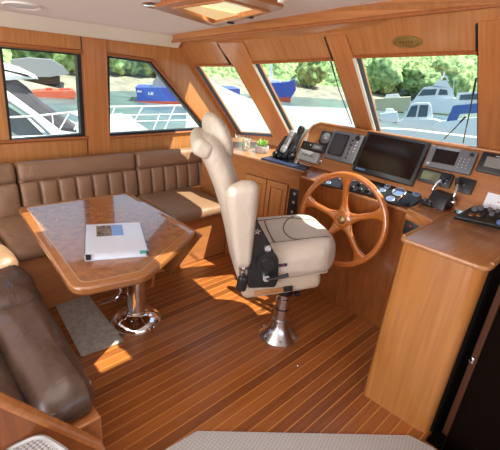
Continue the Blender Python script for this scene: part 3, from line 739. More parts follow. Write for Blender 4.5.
# headrest: tall oval pad
HM = CM @ T((-.490, .01, 1.288)) @ Rz(math.radians(13)) @ Ry(math.radians(-24))
bm = B(); tt = bmesh.new(); bmesh.ops.create_uvsphere(tt, u_segments=32, v_segments=20, radius=1)
for v in tt.verts:
    e = 2.3; x, y, z = v.co
    v.co = Vector((x*.055, math.copysign(abs(y)**.92, y)*.158, math.copysign(abs(z)**.92, z)*.128))
    v.co.x += .2*(v.co.y**2)
merge(bm, tt, HM); hr = obj('headrest', bm, M['chair'], t)
# folded-up armrests
def arm(s):
    mt = CM @ T((-.366, s*.285, .905)) @ Ry(math.radians(-5))
    def fn(p, u):
        f = (u[2]+1)/2; p.x = p.x*(.48+.58*f)+(.006*(1-f)); p.y *= .85+.35*f; p.z -= .03*max(0, -u[0])*max(0, u[2]); return p
    bm = B(); cushion(bm, (.080, .046, .228), .042, mt, (.004, .004, .006), fn, n=8); return obj('armrest', bm, M['chair'], t)
arm(-1)
mt = CM @ T((-.40, .27, .98)) @ Ry(math.radians(-16))
bm = B(); cushion(bm, (.055, .036, .19), .032, mt, (.004, .004, .004), n=6); obj('armrest', bm, M['chair'], t)
# black reclining bracket, knob, lever and handles on the near side
BM = CM @ T((0, -.292, 0)) @ XZ                      # local x = forward, y = up, z = towards the right side of the chair
bm = B(); prism(bm, rounded([(-.325, 1.03), (-.345, .93), (-.305, .555), (-.155, .56), (-.145, .60), (-.155, .71), (-.215, .82), (-.285, .93)], .02), -.008, .012, BM, .003); br = obj('recline_bracket', bm, M['blackm'], t)
bm = B(); lathe(bm, [(0, .045), (.032, .044), (.038, .036), (.038, .03), (.055, .028), (.058, .02), (.058, .0), (0, 0)], BM @ T((-.220, .722, .012)), 28); obj('recline_knob', bm, M['black'], br)
bm = B(); lathe(bm, [(0, .018), (.018, .017), (.022, .010), (.022, 0), (0, 0)], BM @ T((-.215, .622, .012)), 18); obj('pivot_bolt', bm, M['chrome'], br)
bm = B(); lathe(bm, [(0, .012), (.016, .012), (.02, .006), (.02, 0), (0, 0)], BM @ T((-.225, .792, .010)), 16); obj('pivot_bolt', bm, M['chrome'], br)
bm = B(); tube(bm, [(-.215, .620, .030), (-.17, .628, .034), (-.10, .650, .034)], [.007, .008, .011], 8, mt=BM); obj('recline_lever', bm, M['black'], br)
bm = B()
for k in range(5): prism(bm, [(-.288+.020*math.cos(k*1.257+.3), .885+.020*math.sin(k*1.257+.3)), (-.288+.006*math.cos(k*1.257-.4), .885+.006*math.sin(k*1.257-.4)), (-.288+.006*math.cos(k*1.257+1), .885+.006*math.sin(k*1.257+1))], .0115, .0128, BM)
obj('bracket_emblem', bm, M['silver'], br)
bm = B(); cushion(bm, (.028, .022, .048), .020, CM @ T((-.335, -.285, .575)) @ Ry(.1), n=4); obj('height_handle', bm, M['black'], t)
bm = B(); tube(bm, [(-.335, -.262, .62), (-.345, -.270, .70)], .018, 10, mt=CM); ball(bm, (-.335, -.275, .665), .020, CM); obj('rear_hinge', bm, M['chrome'], t)

#=================================================================== HELM CONSOLE
DO = Vector((2.42, 0, .985)); DX = Vector((0, -1, 0)); DY = Vector((.16, 0, .34)).normalized(); DF = frame(DO, DX, DY)
def dquad(px):
    q = [Vector(hit(x, y, DO, DX, DY)) for x, y in px]      # TL TR BR BL
    c = sum(q, Vector((0, 0)))/4; w = ((q[1]-q[0]).length+(q[2]-q[3]).length)/2; h = ((q[0]-q[3]).length+(q[1]-q[2]).length)/2
    e = (q[1]-q[0])+(q[2]-q[3]); return c, w, h, math.atan2(e.y, e.x)*.5
# angled storage cabinet at the port end
CT = .935
t = thing('storage_cabinet', (2.36, 2.05, 0), 'low wooden cabinet with two panelled doors behind the helm chair', 'cabinet')
fa, fb = Vector((2.245, 2.44)), Vector((2.395, 1.735)); fd = (fb-fa).normalized(); FM = frame(Vector((fa.x, fa.y, 0)), Vector((fd.x, fd.y, 0)), Vector((0, 0, 1)))
L_ = (fb-fa).length
bm = B(); prism(bm, [(fa.x, fa.y-.004), (fb.x, fb.y), (2.84, fb.y), (2.84, 2.93), (2.31, 2.93)], 0, CT-.002); obj('carcass', bm, M['dash'], t, smooth=False)
def fpx(x, y): return hit(x, y, Vector((fa.x, fa.y, 0)), Vector((fd.x, fd.y, 0)), Vector((0, 0, 1)))
d1, d2, d3 = fpx(247, 173)[0], fpx(268, 178)[0], fpx(288.5, 184)[0]
for x0, x1 in ((d1, d2-.004), (d2+.004, d3)):
    bm = B(); plate(bm, [(x0, .34), (x1, .34), (x1, .80), (x0, .80)], [[(x0+.035, .385), (x1-.035, .385), (x1-.035, .755), (x0+.035, .755)]], 0, .014, FM); d_ = obj('door', bm, M['door'], t, smooth=False)
    bm = B(); prism(bm, [(x0+.042, .392), (x1-.042, .392), (x1-.042, .748), (x0+.042, .748)], .0005, .010, FM, .006, 1); obj('raised_panel', bm, M['door'], d_, smooth=False)
    bm = B(); plate(bm, [(x0-.008, .332), (x1+.008, .332), (x1+.008, .808), (x0-.008, .808)], [[(x0-.001, .339), (x1+.001, .339), (x1+.001, .801), (x0-.001, .801)]], 0, .006, FM); obj('door_moulding', bm, M['helm'], d_, smooth=False)
# black switch box set in the front
t = thing('switch_panel', (2.39, 1.79, .56), 'black switch panel in the helm front, right of the cabinet doors', 'panel')
q = [P(x, y, X=2.392) for x, y in ((291, 187), (304, 190), (302, 218), (289, 215))]
ya, yb, za, zb = q[0].y, q[1].y, q[0].z, q[3].z
bm = B(); box(bm, (2.368, yb, zb), (2.394, ya, za), None, .004); obj('plate', bm, M['black'], t)
for k in (.2, .55, .85):
    bm = B(); zz = zb+(za-zb)*k; box(bm, (2.362, (ya+yb)/2-.010, zz-.010), (2.370, (ya+yb)/2+.010, zz+.010), None, .002); obj('switch', bm, M['silver'], t)
# worktop
bm = B()
prism(bm, rounded([(2.25, 2.93), (2.205, 2.42), (2.355, 1.70), (2.84, 1.70), (2.84, 2.93)], [.01, .03, .05, 0, 0]), CT, .96, None, .008)
tag(obj('worktop', bm, M['contop']), 'angled wooden worktop carrying the plant, jar and handsets', 'worktop')
# helm front and dashboard
t = thing('helm_console', (2.40, 1.1, 0), 'wooden helm console behind the wheel with a sloping instrument dash', 'console')
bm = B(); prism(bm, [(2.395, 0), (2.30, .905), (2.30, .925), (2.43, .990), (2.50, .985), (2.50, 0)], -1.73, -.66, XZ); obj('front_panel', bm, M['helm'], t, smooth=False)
op = [(297, 158), (299, 150), (303, 141), (309, 131), (314, 126), (321, 123.5)]
ol = [hit(x, y, DO, DX, DY) for x, y in op]; tl = ol[-1]
tr_ = (-.05, hit(500, 152.5, DO, DX, DY)[1]+.02)
poly = [(ol[0][0]-.0, 0.0)]+ol+[(hit(400, 137, DO, DX, DY)), tr_, (-.05, 0)]
bm = B(); SH = Matrix(((0, DY.x, 1, DO.x), (-1, 0, 0, 0), (0, DY.z, 0, DO.z), (0, 0, 0, 1)))      # local z = straight forward
prism(bm, poly, 0, .10, SH); obj('dashboard', bm, M['dash'], t, smooth=False)
bm = B(); pts = [(p[0], p[1], .004) for p in poly[:-1]]; tube(bm, pts, .0115, 10, mt=DF); obj('dash_rim', bm, M['dash'], t)
bm = B(); tube(bm, [(2.303, 1.72, .918), (2.303, .84, .918)], .009, 8); obj('dash_lip', bm, M['contop'], t)
# throttle shelf
sh = [(2.155, .835), (2.085, .665), (2.085, .66), (2.45, .66), (2.45, .835)]
bm = B(); prism(bm, rounded(sh, [.01, 0, 0, 0, 0]), .918, .982, None, .006); obj('throttle_shelf', bm, M['dash'], t)

# side console
SC = 0
t = thing('side_console', (2.05, .47, 0), 'tall wooden side console with a glossy top at the right', 'console')
bm = B(); prism(bm, rounded([(1.737, .655), (1.752, .290), (2.36, .290), (2.36, .655)], [.03, .06, 0, 0]), 0, .948); obj('body', bm, M['console'], t)
bm = B(); prism(bm, rounded([(1.724, .668), (1.740, .278), (2.40, .278), (2.40, .668)], [.03, .055, 0, 0]), .948, .972, None, .008, 3); obj('top', bm, M['contop'], t)
bm = B(); tube(bm, [(1.75, .658, .972), (2.09, .658, .972)], .009, 8); obj('fiddle_rail', bm, M['contop'], t)
bm = B(); tube(bm, [(1.80, .288, .972), (2.34, .288, .972)], .009, 8); obj('fiddle_rail', bm, M['contop'], t)
bm = B(); box(bm, (1.80, .276, .0), (2.36, .2895, .94)); obj('side_shade_sheet', bm, M['dark'], t, smooth=False, label='near-black sheet for the shade on the console side facing the stairs')  # sheet coloured near-black for the shade in the gap by the door
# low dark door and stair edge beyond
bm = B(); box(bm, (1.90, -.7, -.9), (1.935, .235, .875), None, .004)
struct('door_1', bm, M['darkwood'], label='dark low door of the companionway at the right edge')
bm = B(); box(bm, (1.893, .222, -.9), (1.94, .252, .88), None, .004); struct('trim_17', bm, M['doorstrip'], label='dark brown upright edge of the companionway door')
p = P(472, 360, X=1.885)
t = thing('door_hook', (1.89, p.y, p.z-.02), 'small chrome hook on the dark companionway door', 'hook')
bm = B(); box(bm, (1.884, p.y-.008, p.z-.02), (1.894, p.y+.008, p.z+.012), None, .002); obj('hook_plate', bm, M['chrome'], t)
bm = B(); tube(bm, [(1.884, p.y, p.z), (1.868, p.y+.005, p.z-.006), (1.862, p.y+.01, p.z+.012)], .004, 8); obj('hook', bm, M['chrome'], t)

# steering wheel
def wheel():
    c = Vector((2.15, 1.234, .77)); ti, ya = math.radians(8), math.radians(6)
    n = Vector((-math.cos(ti)*math.cos(ya), -math.cos(ti)*math.sin(ya), math.sin(ti)))
    ex = Vector((0, -1, 0)); ex = (ex-n*ex.dot(n)).normalized(); ey = n.cross(ex); mt = frame(c, ex, ey)
    t = thing('steering_wheel', c, 'large varnished wooden five-spoke steering wheel with a bronze hub', 'steering wheel')
    R0 = .314
    bm = B(); k = [((R0-.018)*math.cos(2*math.pi*i/72), (R0-.018)*math.sin(2*math.pi*i/72), 0) for i in range(72)]; tube(bm, k, .0205, 14, True, mt); rim = obj('rim', bm, M['wheel'], t)
    for i in range(5):
        a = math.radians(98+72*i); bm = B(); n_ = 14; rows = []
        d = Vector((math.cos(a), math.sin(a), 0)); p = Vector((-math.sin(a), math.cos(a), 0))
        for j in range(n_+1):
            f = j/n_; r = .035+f*(R0-.035-.018)
            w = .0205 + .050*max(0, (f-.62)/.38)**2.2 + .032*max(0, (.32-f)/.32)**1.6; h = .013+.004*abs(f-.5)
            z = -.035*(1-f)**1.3
            rows.append([bm.verts.new(mt @ (d*r + p*(w*math.cos(q)) + Vector((0, 0, z+h*math.sin(q))))) for q in [2*math.pi*s/10 for s in range(10)]])
        for A, Bq in zip(rows, rows[1:]):
            for s in range(10): bm.faces.new((A[s], A[(s+1) % 10], Bq[(s+1) % 10], Bq[s]))
        bm.faces.new(rows[0][::-1]); bm.faces.new(rows[-1]); obj('spoke', bm, M['wheel'], t)
    bm = B(); lathe(bm, [(0, -.012), (.045, -.014), (.066, -.022), (.070, -.035), (.066, -.048), (0, -.05)], mt, 32); obj('hub_boss', bm, M['wheel'], t)
    bm = B(); lathe(bm, [(0, .006), (.016, .005), (.026, -.001), (.028, -.012), (0, -.014)], mt, 24); obj('hub_cap', bm, M['brasshub'], t)
    bm = B(); tube(bm, [(0, 0, -.05), (0, 0, -.185)], .030, 16, mt=mt); obj('shaft', bm, M['brasshub'], t)
wheel()

#=================================================================== INSTRUMENTS ON THE DASH
def inst(name, px, th, mat, label, cat, bev=.005, group=None):
    c, w, h, a = dquad(px); mt = DF @ T((c.x, c.y, .0015)) @ Rz(a)
    t = thing(name, mt @ Vector((0, 0, 0)), label, cat, group)
    bm = B(); prism(bm, rounded([(-w/2, -h/2), (w/2, -h/2), (w/2, h/2), (-w/2, h/2)], .008, 4), 0, th, mt, bev); obj('housing', bm, mat, t)
    return t, mt, w, h
def face(name, t, mt, x0, x1, y0, y1, z, mat, th=.0015, label=None):
    bm = B(); box(bm, (x0, y0, z-.001), (x1, y1, z+th), mt); return obj(name, bm, mat, t, smooth=False, label=label)
def btn(t, mt, x, y, z, r, mat, name='button'):
    bm = B(); lathe(bm, [(0, .004), (r*.8, .004), (r, .002), (r, -.001), (0, -.001)], mt @ T((x, y, z)), 12); return obj(name, bm, mat, t)
# radar
t, mt, w, h = inst('radar_display', [(337, 132.5), (367, 136.5), (353, 166), (323.5, 157.5)], .032, M['gray'], 'gray radar display with push buttons, left of the large black screen', 'radar')
bm = B(); prism(bm, rounded([(-w*.40, -h*.36), (w*.10, -h*.36), (w*.10, h*.40), (-w*.40, h*.40)], .012), .031, .0345, mt); obj('screen_bezel', bm, M['black'], t)
bm = B(); prism(bm, rounded([(-w*.36, -h*.31), (w*.06, -h*.31), (w*.06, h*.35), (-w*.36, h*.35)], .010), .0335, .036, mt); obj('screen', bm, M['grayscreen'], t)
for i in range(5): btn(t, mt, w*.24, -h*.34+i*h*.15, .032, .007, M['black'])
for i in range(4): btn(t, mt, w*.38, -h*.10+i*h*.11, .032, .005, M['button'])
bm = B(); lathe(bm, [(0, .012), (.015, .011), (.018, .004), (.018, -.001), (0, -.001)], mt @ T((w*.36, h*.37, .032)), 18); obj('knob', bm, M['black'], t)
# chart plotter
t, mt, w, h = inst('chart_plotter', [(370.5, 134.5), (433.5, 143), (411, 188.5), (352.5, 169.5)], .030, M['black'], 'largest screen, black glass chart plotter in the middle of the dash', 'screen', .007)
bm = B(); prism(bm, rounded([(-w*.45, -h*.38), (w*.45, -h*.38), (w*.45, h*.44), (-w*.45, h*.44)], .004), .029, .0315, mt); obj('screen', bm, M['screen'], t, smooth=False)
bm = B()
for i, k in enumerate((.008, .005, .010, .007, .006, .008)): box(bm, (-w*.44+i*.012, -h*.445, .0295), (-w*.44+i*.012+k, -h*.41, .0312), mt)
obj('maker_mark', bm, M['blueink'], t, smooth=False)
# sounder
t, mt, w, h = inst('fish_finder', [(433, 147.5), (481.5, 153.5), (469, 175), (423.5, 167.5)], .030, M['gray'], 'gray depth sounder display with keypad, right of the large black screen', 'display')
face('screen', t, mt, -w*.36, w*.14, -h*.26, h*.36, .031, M['screen'])
for i in range(3):
    for j in range(4): btn(t, mt, w*.21+i*w*.085, -h*.28+j*h*.13, .030, .004, M['button'])
bm = B(); lathe(bm, [(0, .010), (.010, .009), (.012, -.001), (0, -.001)], mt @ T((w*.40, h*.34, .030)), 16); obj('knob', bm, M['black'], t)
bm = B(); lathe(bm, [(0, .006), (.008, .006), (.010, -.001), (0, -.001)], mt @ T((-w*.42, -h*.36, .030)), 14); obj('power_button', bm, M['silver'], t)
# autopilot
t, mt, w, h = inst('autopilot_display', [(423.5, 169), (456, 175.5), (449, 189.5), (416, 180)], .022, M['black'], 'small black unit with green gray LCD below the depth sounder', 'display', .003)
face('lcd', t, mt, -w*.40, w*.14, -h*.30, h*.34, .022, M['lcd'])
for i in range(2):
    for j in range(3): btn(t, mt, w*.24+i*w*.12, -h*.26+j*h*.24, .022, .0045, M['button'])
t, mt, w, h = inst('remote_bracket', [(461, 177.5), (478, 181.5), (470, 195.5), (453, 190.5)], .018, M['black'], 'plain black panel right of the chrome throttle levers', 'panel', .003)
btn(t, mt, -w*.1, h*.1, .018, .018, M['blackm'], 'dial')
# right display
t, mt, w, h = inst('depth_display', [(484, 153.5), (512, 158), (503, 177.5), (475.5, 171.5)], .026, M['black'], 'black framed gray LCD display at the right edge of the dash', 'display', .004)
face('lcd', t, mt, -w*.28, w*.34, -h*.22, h*.30, .026, M['lcd2'])
face('maker_mark', t, mt, .0, w*.2, h*.36, h*.40, .026, M['button'], .001)
# left stack
t, mt, w, h = inst('clock', [(323.5, 132), (336, 133.5), (330, 146), (319.5, 143.5)], .022, M['black'], 'small square black gauge at the upper left of the dash', 'gauge', .003)
bm = B(); lathe(bm, [(0, .003), (w*.36, .003), (w*.40, 0), (0, 0)], mt @ T((0, -.004, .022)), 24); obj('dial', bm, M['gray'], t)
bm = B(); box(bm, (-.014, -.010, .024), (.016, -.002, .0262), mt); box(bm, (-.012, .006, .024), (.004, .012, .0262), mt); obj('dial_markings', bm, M['button'], t, smooth=False)
t, mt, w, h = inst('radio', [(305, 142.5), (329.5, 146.5), (325, 154), (302.5, 149.5)], .034, M['black'], 'black marine radio with a small gray readout, left of the radar', 'radio', .004)
face('readout', t, mt, w*.0, w*.38, -h*.28, h*.30, .034, M['gray'])
btn(t, mt, -w*.34, 0, .034, .008, M['blackm'], 'knob'); btn(t, mt, -w*.12, h*.1, .034, .006, M['silver'], 'knob')
face('readout_label', t, mt, w*.08, w*.30, -.003, .004, .0355, M['button'], .0008)
t, mt, w, h = inst('instrument_box', [(302.5, 150.5), (323, 155.5), (318.5, 165.5), (299.5, 160)], .042, M['silver'], 'silver box lettered FURUNO at the lower left of the dash', 'instrument', .004)
bm = B(); text(bm, 'FURUNO', .026, mt @ T((0, h*.05, .0425))); obj('lettering', bm, M['black'], t, smooth=False)
bm = B(); p = P(318, 170, Z=.965)
tube(bm, [(p.x, p.y, .962), (p.x, p.y, .99), (p.x+.01, p.y-.01, 1.03)], [.016, .010, .008], 10); ball(bm, (p.x+.01, p.y-.01, 1.035), .014); box(bm, (p.x-.03, p.y-.012, .961), (p.x+.02, p.y+.035, .972), None, .003)
tag(obj('mooring_cleat', bm, M['chrome']), 'small chrome fitting on the worktop beside the silver instrument box', 'fitting')
# gauge panel
GO = Vector((2.30, 0, .925)); GX = DX; GY = Vector((.13, 0, .065)).normalized(); GF = frame(GO, GX, GY)
def g(X, Y): return hit(310+X/4.545, 160+Y/4.545, GO, GX, GY)
t = thing('gauge_panel', GF @ Vector((-1.3, .03, .002)), 'black strip of engine gauges and knobs behind the top of the wheel', 'gauge panel')
k = [g(28, 95), g(105, 90), g(150, 70), g(215, 85), g(320, 110), g(500, 148), g(505, 185), g(462, 218), g(385, 208), g(330, 185), g(270, 165), g(120, 132), g(30, 112)]
bm = B(); prism(bm, k, .001, .016, GF, .002); obj('panel', bm, M['black'], t, smooth=False)
for X, Y, r in ((60, 103, .020), (85, 112, .017), (148, 90, .025), (203, 97, .019), (352, 130, .020), (405, 155, .040), (330, 147, .019), (484, 166, .022), (365, 186, .025)):
    x, y = g(X, Y); bm = B(); lathe(bm, [(r*1.06, .001), (r*1.10, .004), (r*.98, .006), (r*.9, .003), (0, .003)], GF @ T((x, y, .016)), 26); d_ = obj('dial', bm, M['silver'], t)
    bm = B(); lathe(bm, [(r*.90, .0035), (0, .0038)], GF @ T((x, y, .016)), 26); obj('dial_face', bm, M['dial'], d_)
for X, Y in ((155, 128), (192, 137), (228, 147), (262, 150), (300, 160), (225, 122), (440, 212)):
    x, y = g(X, Y); bm = B(); lathe(bm, [(.016, 0), (.015, .018), (.010, .022), (0, .022)], GF @ T((x, y, .016)), 16); obj('knob', bm, M['blackm'], t)
x, y = g(400, 198); bm = B(); tube(bm, [(x, y, .016), (x+.02, y+.03, .06)], [.006, .009], 8, mt=GF); obj('switch_lever', bm, M['chrome'], t)
# throttle
p = P(441, 206, Z=.983)
t = thing('throttle_control', p, 'black throttle box with two chrome levers on the wooden shelf right of the wheel', 'throttle')
mt = T(p) @ Rz(math.radians(-8))
bm = B(); prism(bm, [(-.075, 0), (.075, 0), (.06, .055), (.02, .085), (-.035, .085), (-.065, .05)], -.055, .055, mt @ XZ, .006); obj('housing', bm, M['black'], t)
for s in (-1, 1):
    y0 = s*.062
    bm = B(); tube(bm, [(0, y0, .045), (-.022, y0*1.05, .085), (-.01, y0*1.0, .125), (.02, y0*.75, .152)], [.009, .008, .008, .007], 10, mt=mt); ball(bm, (-.0, y0, .045), .016, mt); lv = obj('lever', bm, M['chrome'], t)
    bm = B(); tube(bm, [(.012, y0*.80, .146), (.032, y0*.62, .168), (.040, y0*.45, .172)], [.013, .016, .012], 10, mt=mt); obj('lever_knob', bm, M['black'], lv)
p = P(428, 204, Z=.983)
t = thing('toggle_switch_block', p, 'small dark switch block beside the throttle on the wooden shelf', 'switch'); mt = T(p) @ Rz(-.2)
bm = B(); box(bm, (-.04, -.04, 0), (.04, .04, .018), mt, .004); obj('block', bm, M['black'], t)
for x, y in ((-.015, .015), (.015, -.012), (-.012, -.016)):
    bm = B(); lathe(bm, [(.011, 0), (.010, .014), (0, .016)], mt @ T((x, y, .018)), 12); obj('knob', bm, M['grayscreen'], t)
# ignition box under the shelf
q = P(414, 228, X=2.22)
t = thing('ignition_box', (2.28, q.y, q.z-.05), 'black ignition box with a red light under the throttle shelf', 'box')
bm = B(); box(bm, (2.20, q.y-.10, q.z-.050), (2.36, q.y+.055, q.z+.040), None, .010, 3); obj('housing', bm, M['black'], t)
bm = B(); ball(bm, (2.200, q.y+.015, q.z+.012), .008); obj('indicator_light', bm, M['red'], t)
bm = B(); lathe(bm, [(.016, 0), (.014, .010), (0, .010)], T((2.202, q.y-.04, q.z)) @ Ry(-math.pi/2), 14); obj('key_switch', bm, M['silver'], t)
# remote control panel on the side console
KO = Vector((2.12, 0, .978)); KX = Vector((0, -1, 0)); KY = Vector((math.cos(.30), 0, math.sin(.30))); KF = frame(KO, KX, KY)
q = [Vector(hit(x, y, KO, KX, KY)) for x, y in ((454, 216), (474, 205.5), (514, 213), (514, 229))]
mt = KF; lo = min(v.y for v in q)
t = thing('control_panel', KF @ Vector((sum(v.x for v in q)/4, lo, 0)), 'dark slab with knobs and switches lying on the side console top', 'control panel')
bm = B(); prism(bm, [tuple(v) for v in q], -.022, .0, KF, .003); obj('slab', bm, M['blackm'], t, smooth=False)
def lerpq(u, v): return q[0]*(1-u)*(1-v)+q[3]*u*(1-v)+q[1]*(1-u)*v+q[2]*u*v
for u, v, r, mk in ((.15, .7, .016, 'gray'), (.22, .85, .018, 'gray'), (.4, .5, .012, 'blackm'), (.55, .6, .014, 'gray'), (.7, .4, .012, 'blackm'), (.45, .85, .012, 'gray'), (.62, .85, .012, 'gray'), (.8, .7, .014, 'gray'), (.75, .15, .014, 'dial'), (.9, .45, .012, 'gray')):
    p = lerpq(u, v); bm = B(); lathe(bm, [(r, 0), (r*.9, .016), (0, .018)], KF @ T((p.x, p.y, -.0005)), 14); obj('knob', bm, M[mk], t)
for u, v in ((.2, .35), (.33, .42)):
    p = lerpq(u, v); bm = B(); lathe(bm, [(.016, 0), (.014, .003), (0, .003)], KF @ T((p.x, p.y, -.0005)), 16); obj('dial', bm, M['brasshub'], t)
# paper leaflet leaning on the dash
c, w, h, a = dquad([(488.5, 194), (520, 199), (516, 220), (481, 208)])
mt = DF @ T((c.x, c.y, .004)) @ Rz(a)
t = thing('leaflet', mt @ Vector((0, -h/2, 0)), 'white paper leaflet with a green mark at the right edge of the dash', 'paper')
bm = B(); box(bm, (-w/2, -h/2, 0), (w/2, h/2, .003), mt); obj('sheet', bm, M['paper'], t, smooth=False)
bm = B(); prism(bm, [(.05+.045*math.cos(i*math.pi/10)-.02, h*.28+.012*math.sin(i*math.pi/10)) for i in range(20)], .0025, .0036, mt); obj('green_mark', bm, M['green'], t, smooth=False)
bm = B()
for i in range(5): box(bm, (-.02+i*.012, h*.06, .0025), (-.013+i*.012, h*.11, .0036), mt)
obj('red_marks', bm, M['red'], t, smooth=False)
bm = B()
for i in range(4): box(bm, (-.05+i*.016, -h*.16, .0025), (-.042+i*.016, -h*.12, .0036), mt)
obj('gray_marks', bm, M['button'], t, smooth=False)

#=================================================================== ON THE WORKTOP
WT = .9605
p = P(246, 150.5, Z=WT)
t = thing('shell_jar', p, 'clear glass jar of shells on the worktop, left of the plant', 'jar')
mt = T((p.x, p.y, WT))
bm = B(); lathe(bm, [(.0, .002), (.036, .002), (.040, .012), (.040, .085), (.032, .105), (.024, .112), (.024, .118), (.028, .122), (.022, .122), (.020, .11), (.036, .085), (.037, .014), (0, .006)], mt, 28); obj('glass_body', bm, M['jar'], t)
bm = B()
for i in range(110):
    a, r, z = random.uniform(0, 6.3), .029*math.sqrt(random.random()), random.uniform(.014, .102); ball(bm, (r*math.cos(a), r*math.sin(a), z), random.uniform(.006, .010), mt, 8, (1, random.uniform(.6, 1), random.uniform(.6, 1)))
s_ = obj('shells', bm, M['shell1'], t); s_['kind'] = 'stuff'
bm = B(); lathe(bm, [(0, .121), (.026, .121), (.026, .132), (.016, .140), (0, .142)], mt, 20); obj('stopper', bm, M['jar'], t)
p = P(261.5, 152.5, Z=WT)
t = thing('potted_succulent', p, 'small green succulent in a round gray stone pot on the worktop', 'plant')
mt = T((p.x, p.y, WT))
bm = B(); lathe(bm, [(0, 0), (.048, 0), (.056, .012), (.060, .045), (.058, .060), (.050, .060), (.050, .048), (0, .046)], mt, 30); obj('pot', bm, M['pot'], t)
bm = B(); lathe(bm, [(0, .052), (.050, .050), (.050, .047), (0, .047)], mt, 20); obj('soil', bm, M['soil'], t)
for i in range(16):
    a = i*2.4; ln = .045+.02*random.random(); up = .35+.9*(i/16); bm = B(); d = Vector((math.cos(a)*math.cos(up), math.sin(a)*math.cos(up), math.sin(up)))
    o0 = Vector((0, 0, .05)); tube(bm, [o0+d*.005, o0+d*ln*.35+Vector((0, 0, .004)), o0+d*ln*.75+Vector((0, 0, .010)), o0+d*ln+Vector((0, 0, .018))], [.004, .009, .010, .001], 8, mt=mt, flat=.55); obj('leaf', bm, M['leaf'], t)
# two handsets in a cradle
HO = Vector((2.385, 0, WT)); HF = frame(HO, DX, DY)
def hq(x, y): return hit(x, y, HO, DX, DY)
t = thing('handset_cradle', HF @ Vector((hq(283, 158)[0], 0, 0)), 'black cradle standing on the worktop left of the dash, holding the handsets', 'cradle')
a_, b_ = hq(274, 160), hq(294, 160)
bm = B(); box(bm, (a_[0], .003, -.055), (b_[0], .06, -.012), HF, .006); obj('base', bm, M['black'], t)
bm = B(); prism(bm, [(hq(272, 158)[0], .02), hq(275, 148), hq(284, 135), hq(293, 134), hq(288, 150), (hq(286, 158)[0], .02)], -.045, -.014, HF, .003); lp = obj('left_plate', bm, M['black'], t)
bm = B(); prism(bm, [hq(279, 150), hq(285, 137.5), hq(290, 137.5), hq(285, 150)], -.0145, -.0125, HF); obj('maroon_panel', bm, M['maroon'], lp, smooth=False)
bm = B(); prism(bm, [(hq(286, 158)[0], .02), hq(291, 146), hq(300, 127.5), hq(309, 128.5), hq(304, 143), (hq(298, 158)[0], .02)], -.05, -.014, HF, .003); obj('right_plate', bm, M['silver'], t)
for k in range(4):
    x, y = hq(275.5+k*5.6, 157); bm = B(); lathe(bm, [(.024, -.014), (.026, .022), (.017, .036), (0, .038)], HF @ T((x, max(y, .040), 0)), 14)
    tube(bm, [(x, max(y, .04)+.01, .010), (x+.006, max(y, .04)+.06, .018)], [.018, .013], 10, mt=HF); obj('holder', bm, M['black'], t)
def handset(px0, px1, mat, label, col2, wd):
    x0, y0 = hq(*px0); x1, y1 = hq(*px1); d = Vector((x1-x0, y1-y0)); ln = d.length; an = math.atan2(d.y, d.x)
    mt = HF @ T((x0, y0, .008)) @ Rz(an)
    h = thing('telephone_handset', mt @ Vector((0, 0, 0)), label, 'handset', 'handsets on the worktop')
    bm = B(); cushion(bm, (ln/2, wd, .016), .014, mt @ T((ln/2, 0, .014)), n=6); obj('grip', bm, mat, h)
    for e in (.13, .87):
        bm = B(); cushion(bm, (.030, wd*1.15, .020), .016, mt @ T((ln*e, 0, .014)), n=3, k=3); obj('ear_cup', bm, mat, h)
    bm = B(); box(bm, (ln*.35, -wd*.4, .029), (ln*.65, wd*.4, .032), mt, .001); obj('keypad', bm, M[col2], h)
handset((284, 153), (295, 132.5), M['silver'], 'silver gray handset leaning in the cradle, left of the black one', 'gray', .024)
handset((292.5, 154), (304, 127.5), M['black'], 'black handset leaning upright in the cradle beside the dash', 'grayscreen', .022)
q = [P(x, y, Z=WT+.003) for x, y in ((261, 159), (271, 157), (310.5, 168), (305, 171))]
bm = B(); prism(bm, [(v.x, v.y) for v in q], WT+.0005, WT+.014, None, .002); tag(obj('notebook', bm, M['navy']), 'thin navy notebook lying along the worktop edge below the handsets', 'notebook')

#=================================================================== OUTSIDE
WZ = -3.35
bm = B(); add(bm, [(-150, -200, WZ), (300, -200, WZ), (300, 300, WZ), (-150, 300, WZ)], [(0, 1, 2, 3)])
o = struct('trim_14', bm, M['water'], label='green gray harbour water around the boat'); o.name = 'harbour_water'; o['category'] = 'water'
# shore: bearing -> distance of the waterline
pa, pb = P(75, 92.5, Z=WZ), P(395, 104.5, Z=WZ)
ba, da = math.atan2(pa.y, pa.x), Vector((pa.x, pa.y)).length; bb, db = math.atan2(pb.y, pb.x), Vector((pb.x, pb.y)).length
def shore(b): f = (b-bb)/(ba-bb); f = max(-.8, min(1.6, f)); return db+(da-db)*f
def arc(name, prof, mat, b0, b1, nb, amp, freq, label, kind, cat):
    bm = B(); secs = []
    for i in range(nb+1):
        b = b0+(b1-b0)*i/nb; R_ = shore(b); row = []
        for dr, z in prof:
            p = Vector(((R_+dr)*math.cos(b), (R_+dr)*math.sin(b), WZ+z))
            if amp and z > 3:
                n_ = noise.noise(p*freq)+.6*noise.noise(p*freq*2.3)+.35*noise.noise(p*freq*5)
                p += Vector((-math.cos(b), -math.sin(b), .7))*n_*amp
            row.append(p)
        secs.append(row)
    loft(bm, secs); o = obj(name, bm, mat, None, True, angle=180); tag(o, label, cat, None, kind); return o
arc('shingle_beach', [(0, -.3), (1, .12), (7, 1.3), (14, 2.0), (22, 2.6)], M['beach'], -.9, 2.4, 90, 0, 1, 'pale shingle beach along the far shore', 'structure', 'beach')
prof = [(8, 1.2), (10, 3.2), (12, 5.5), (14, 8), (17, 11), (21, 14), (26, 18), (33, 23), (42, 29), (55, 36), (70, 44)]
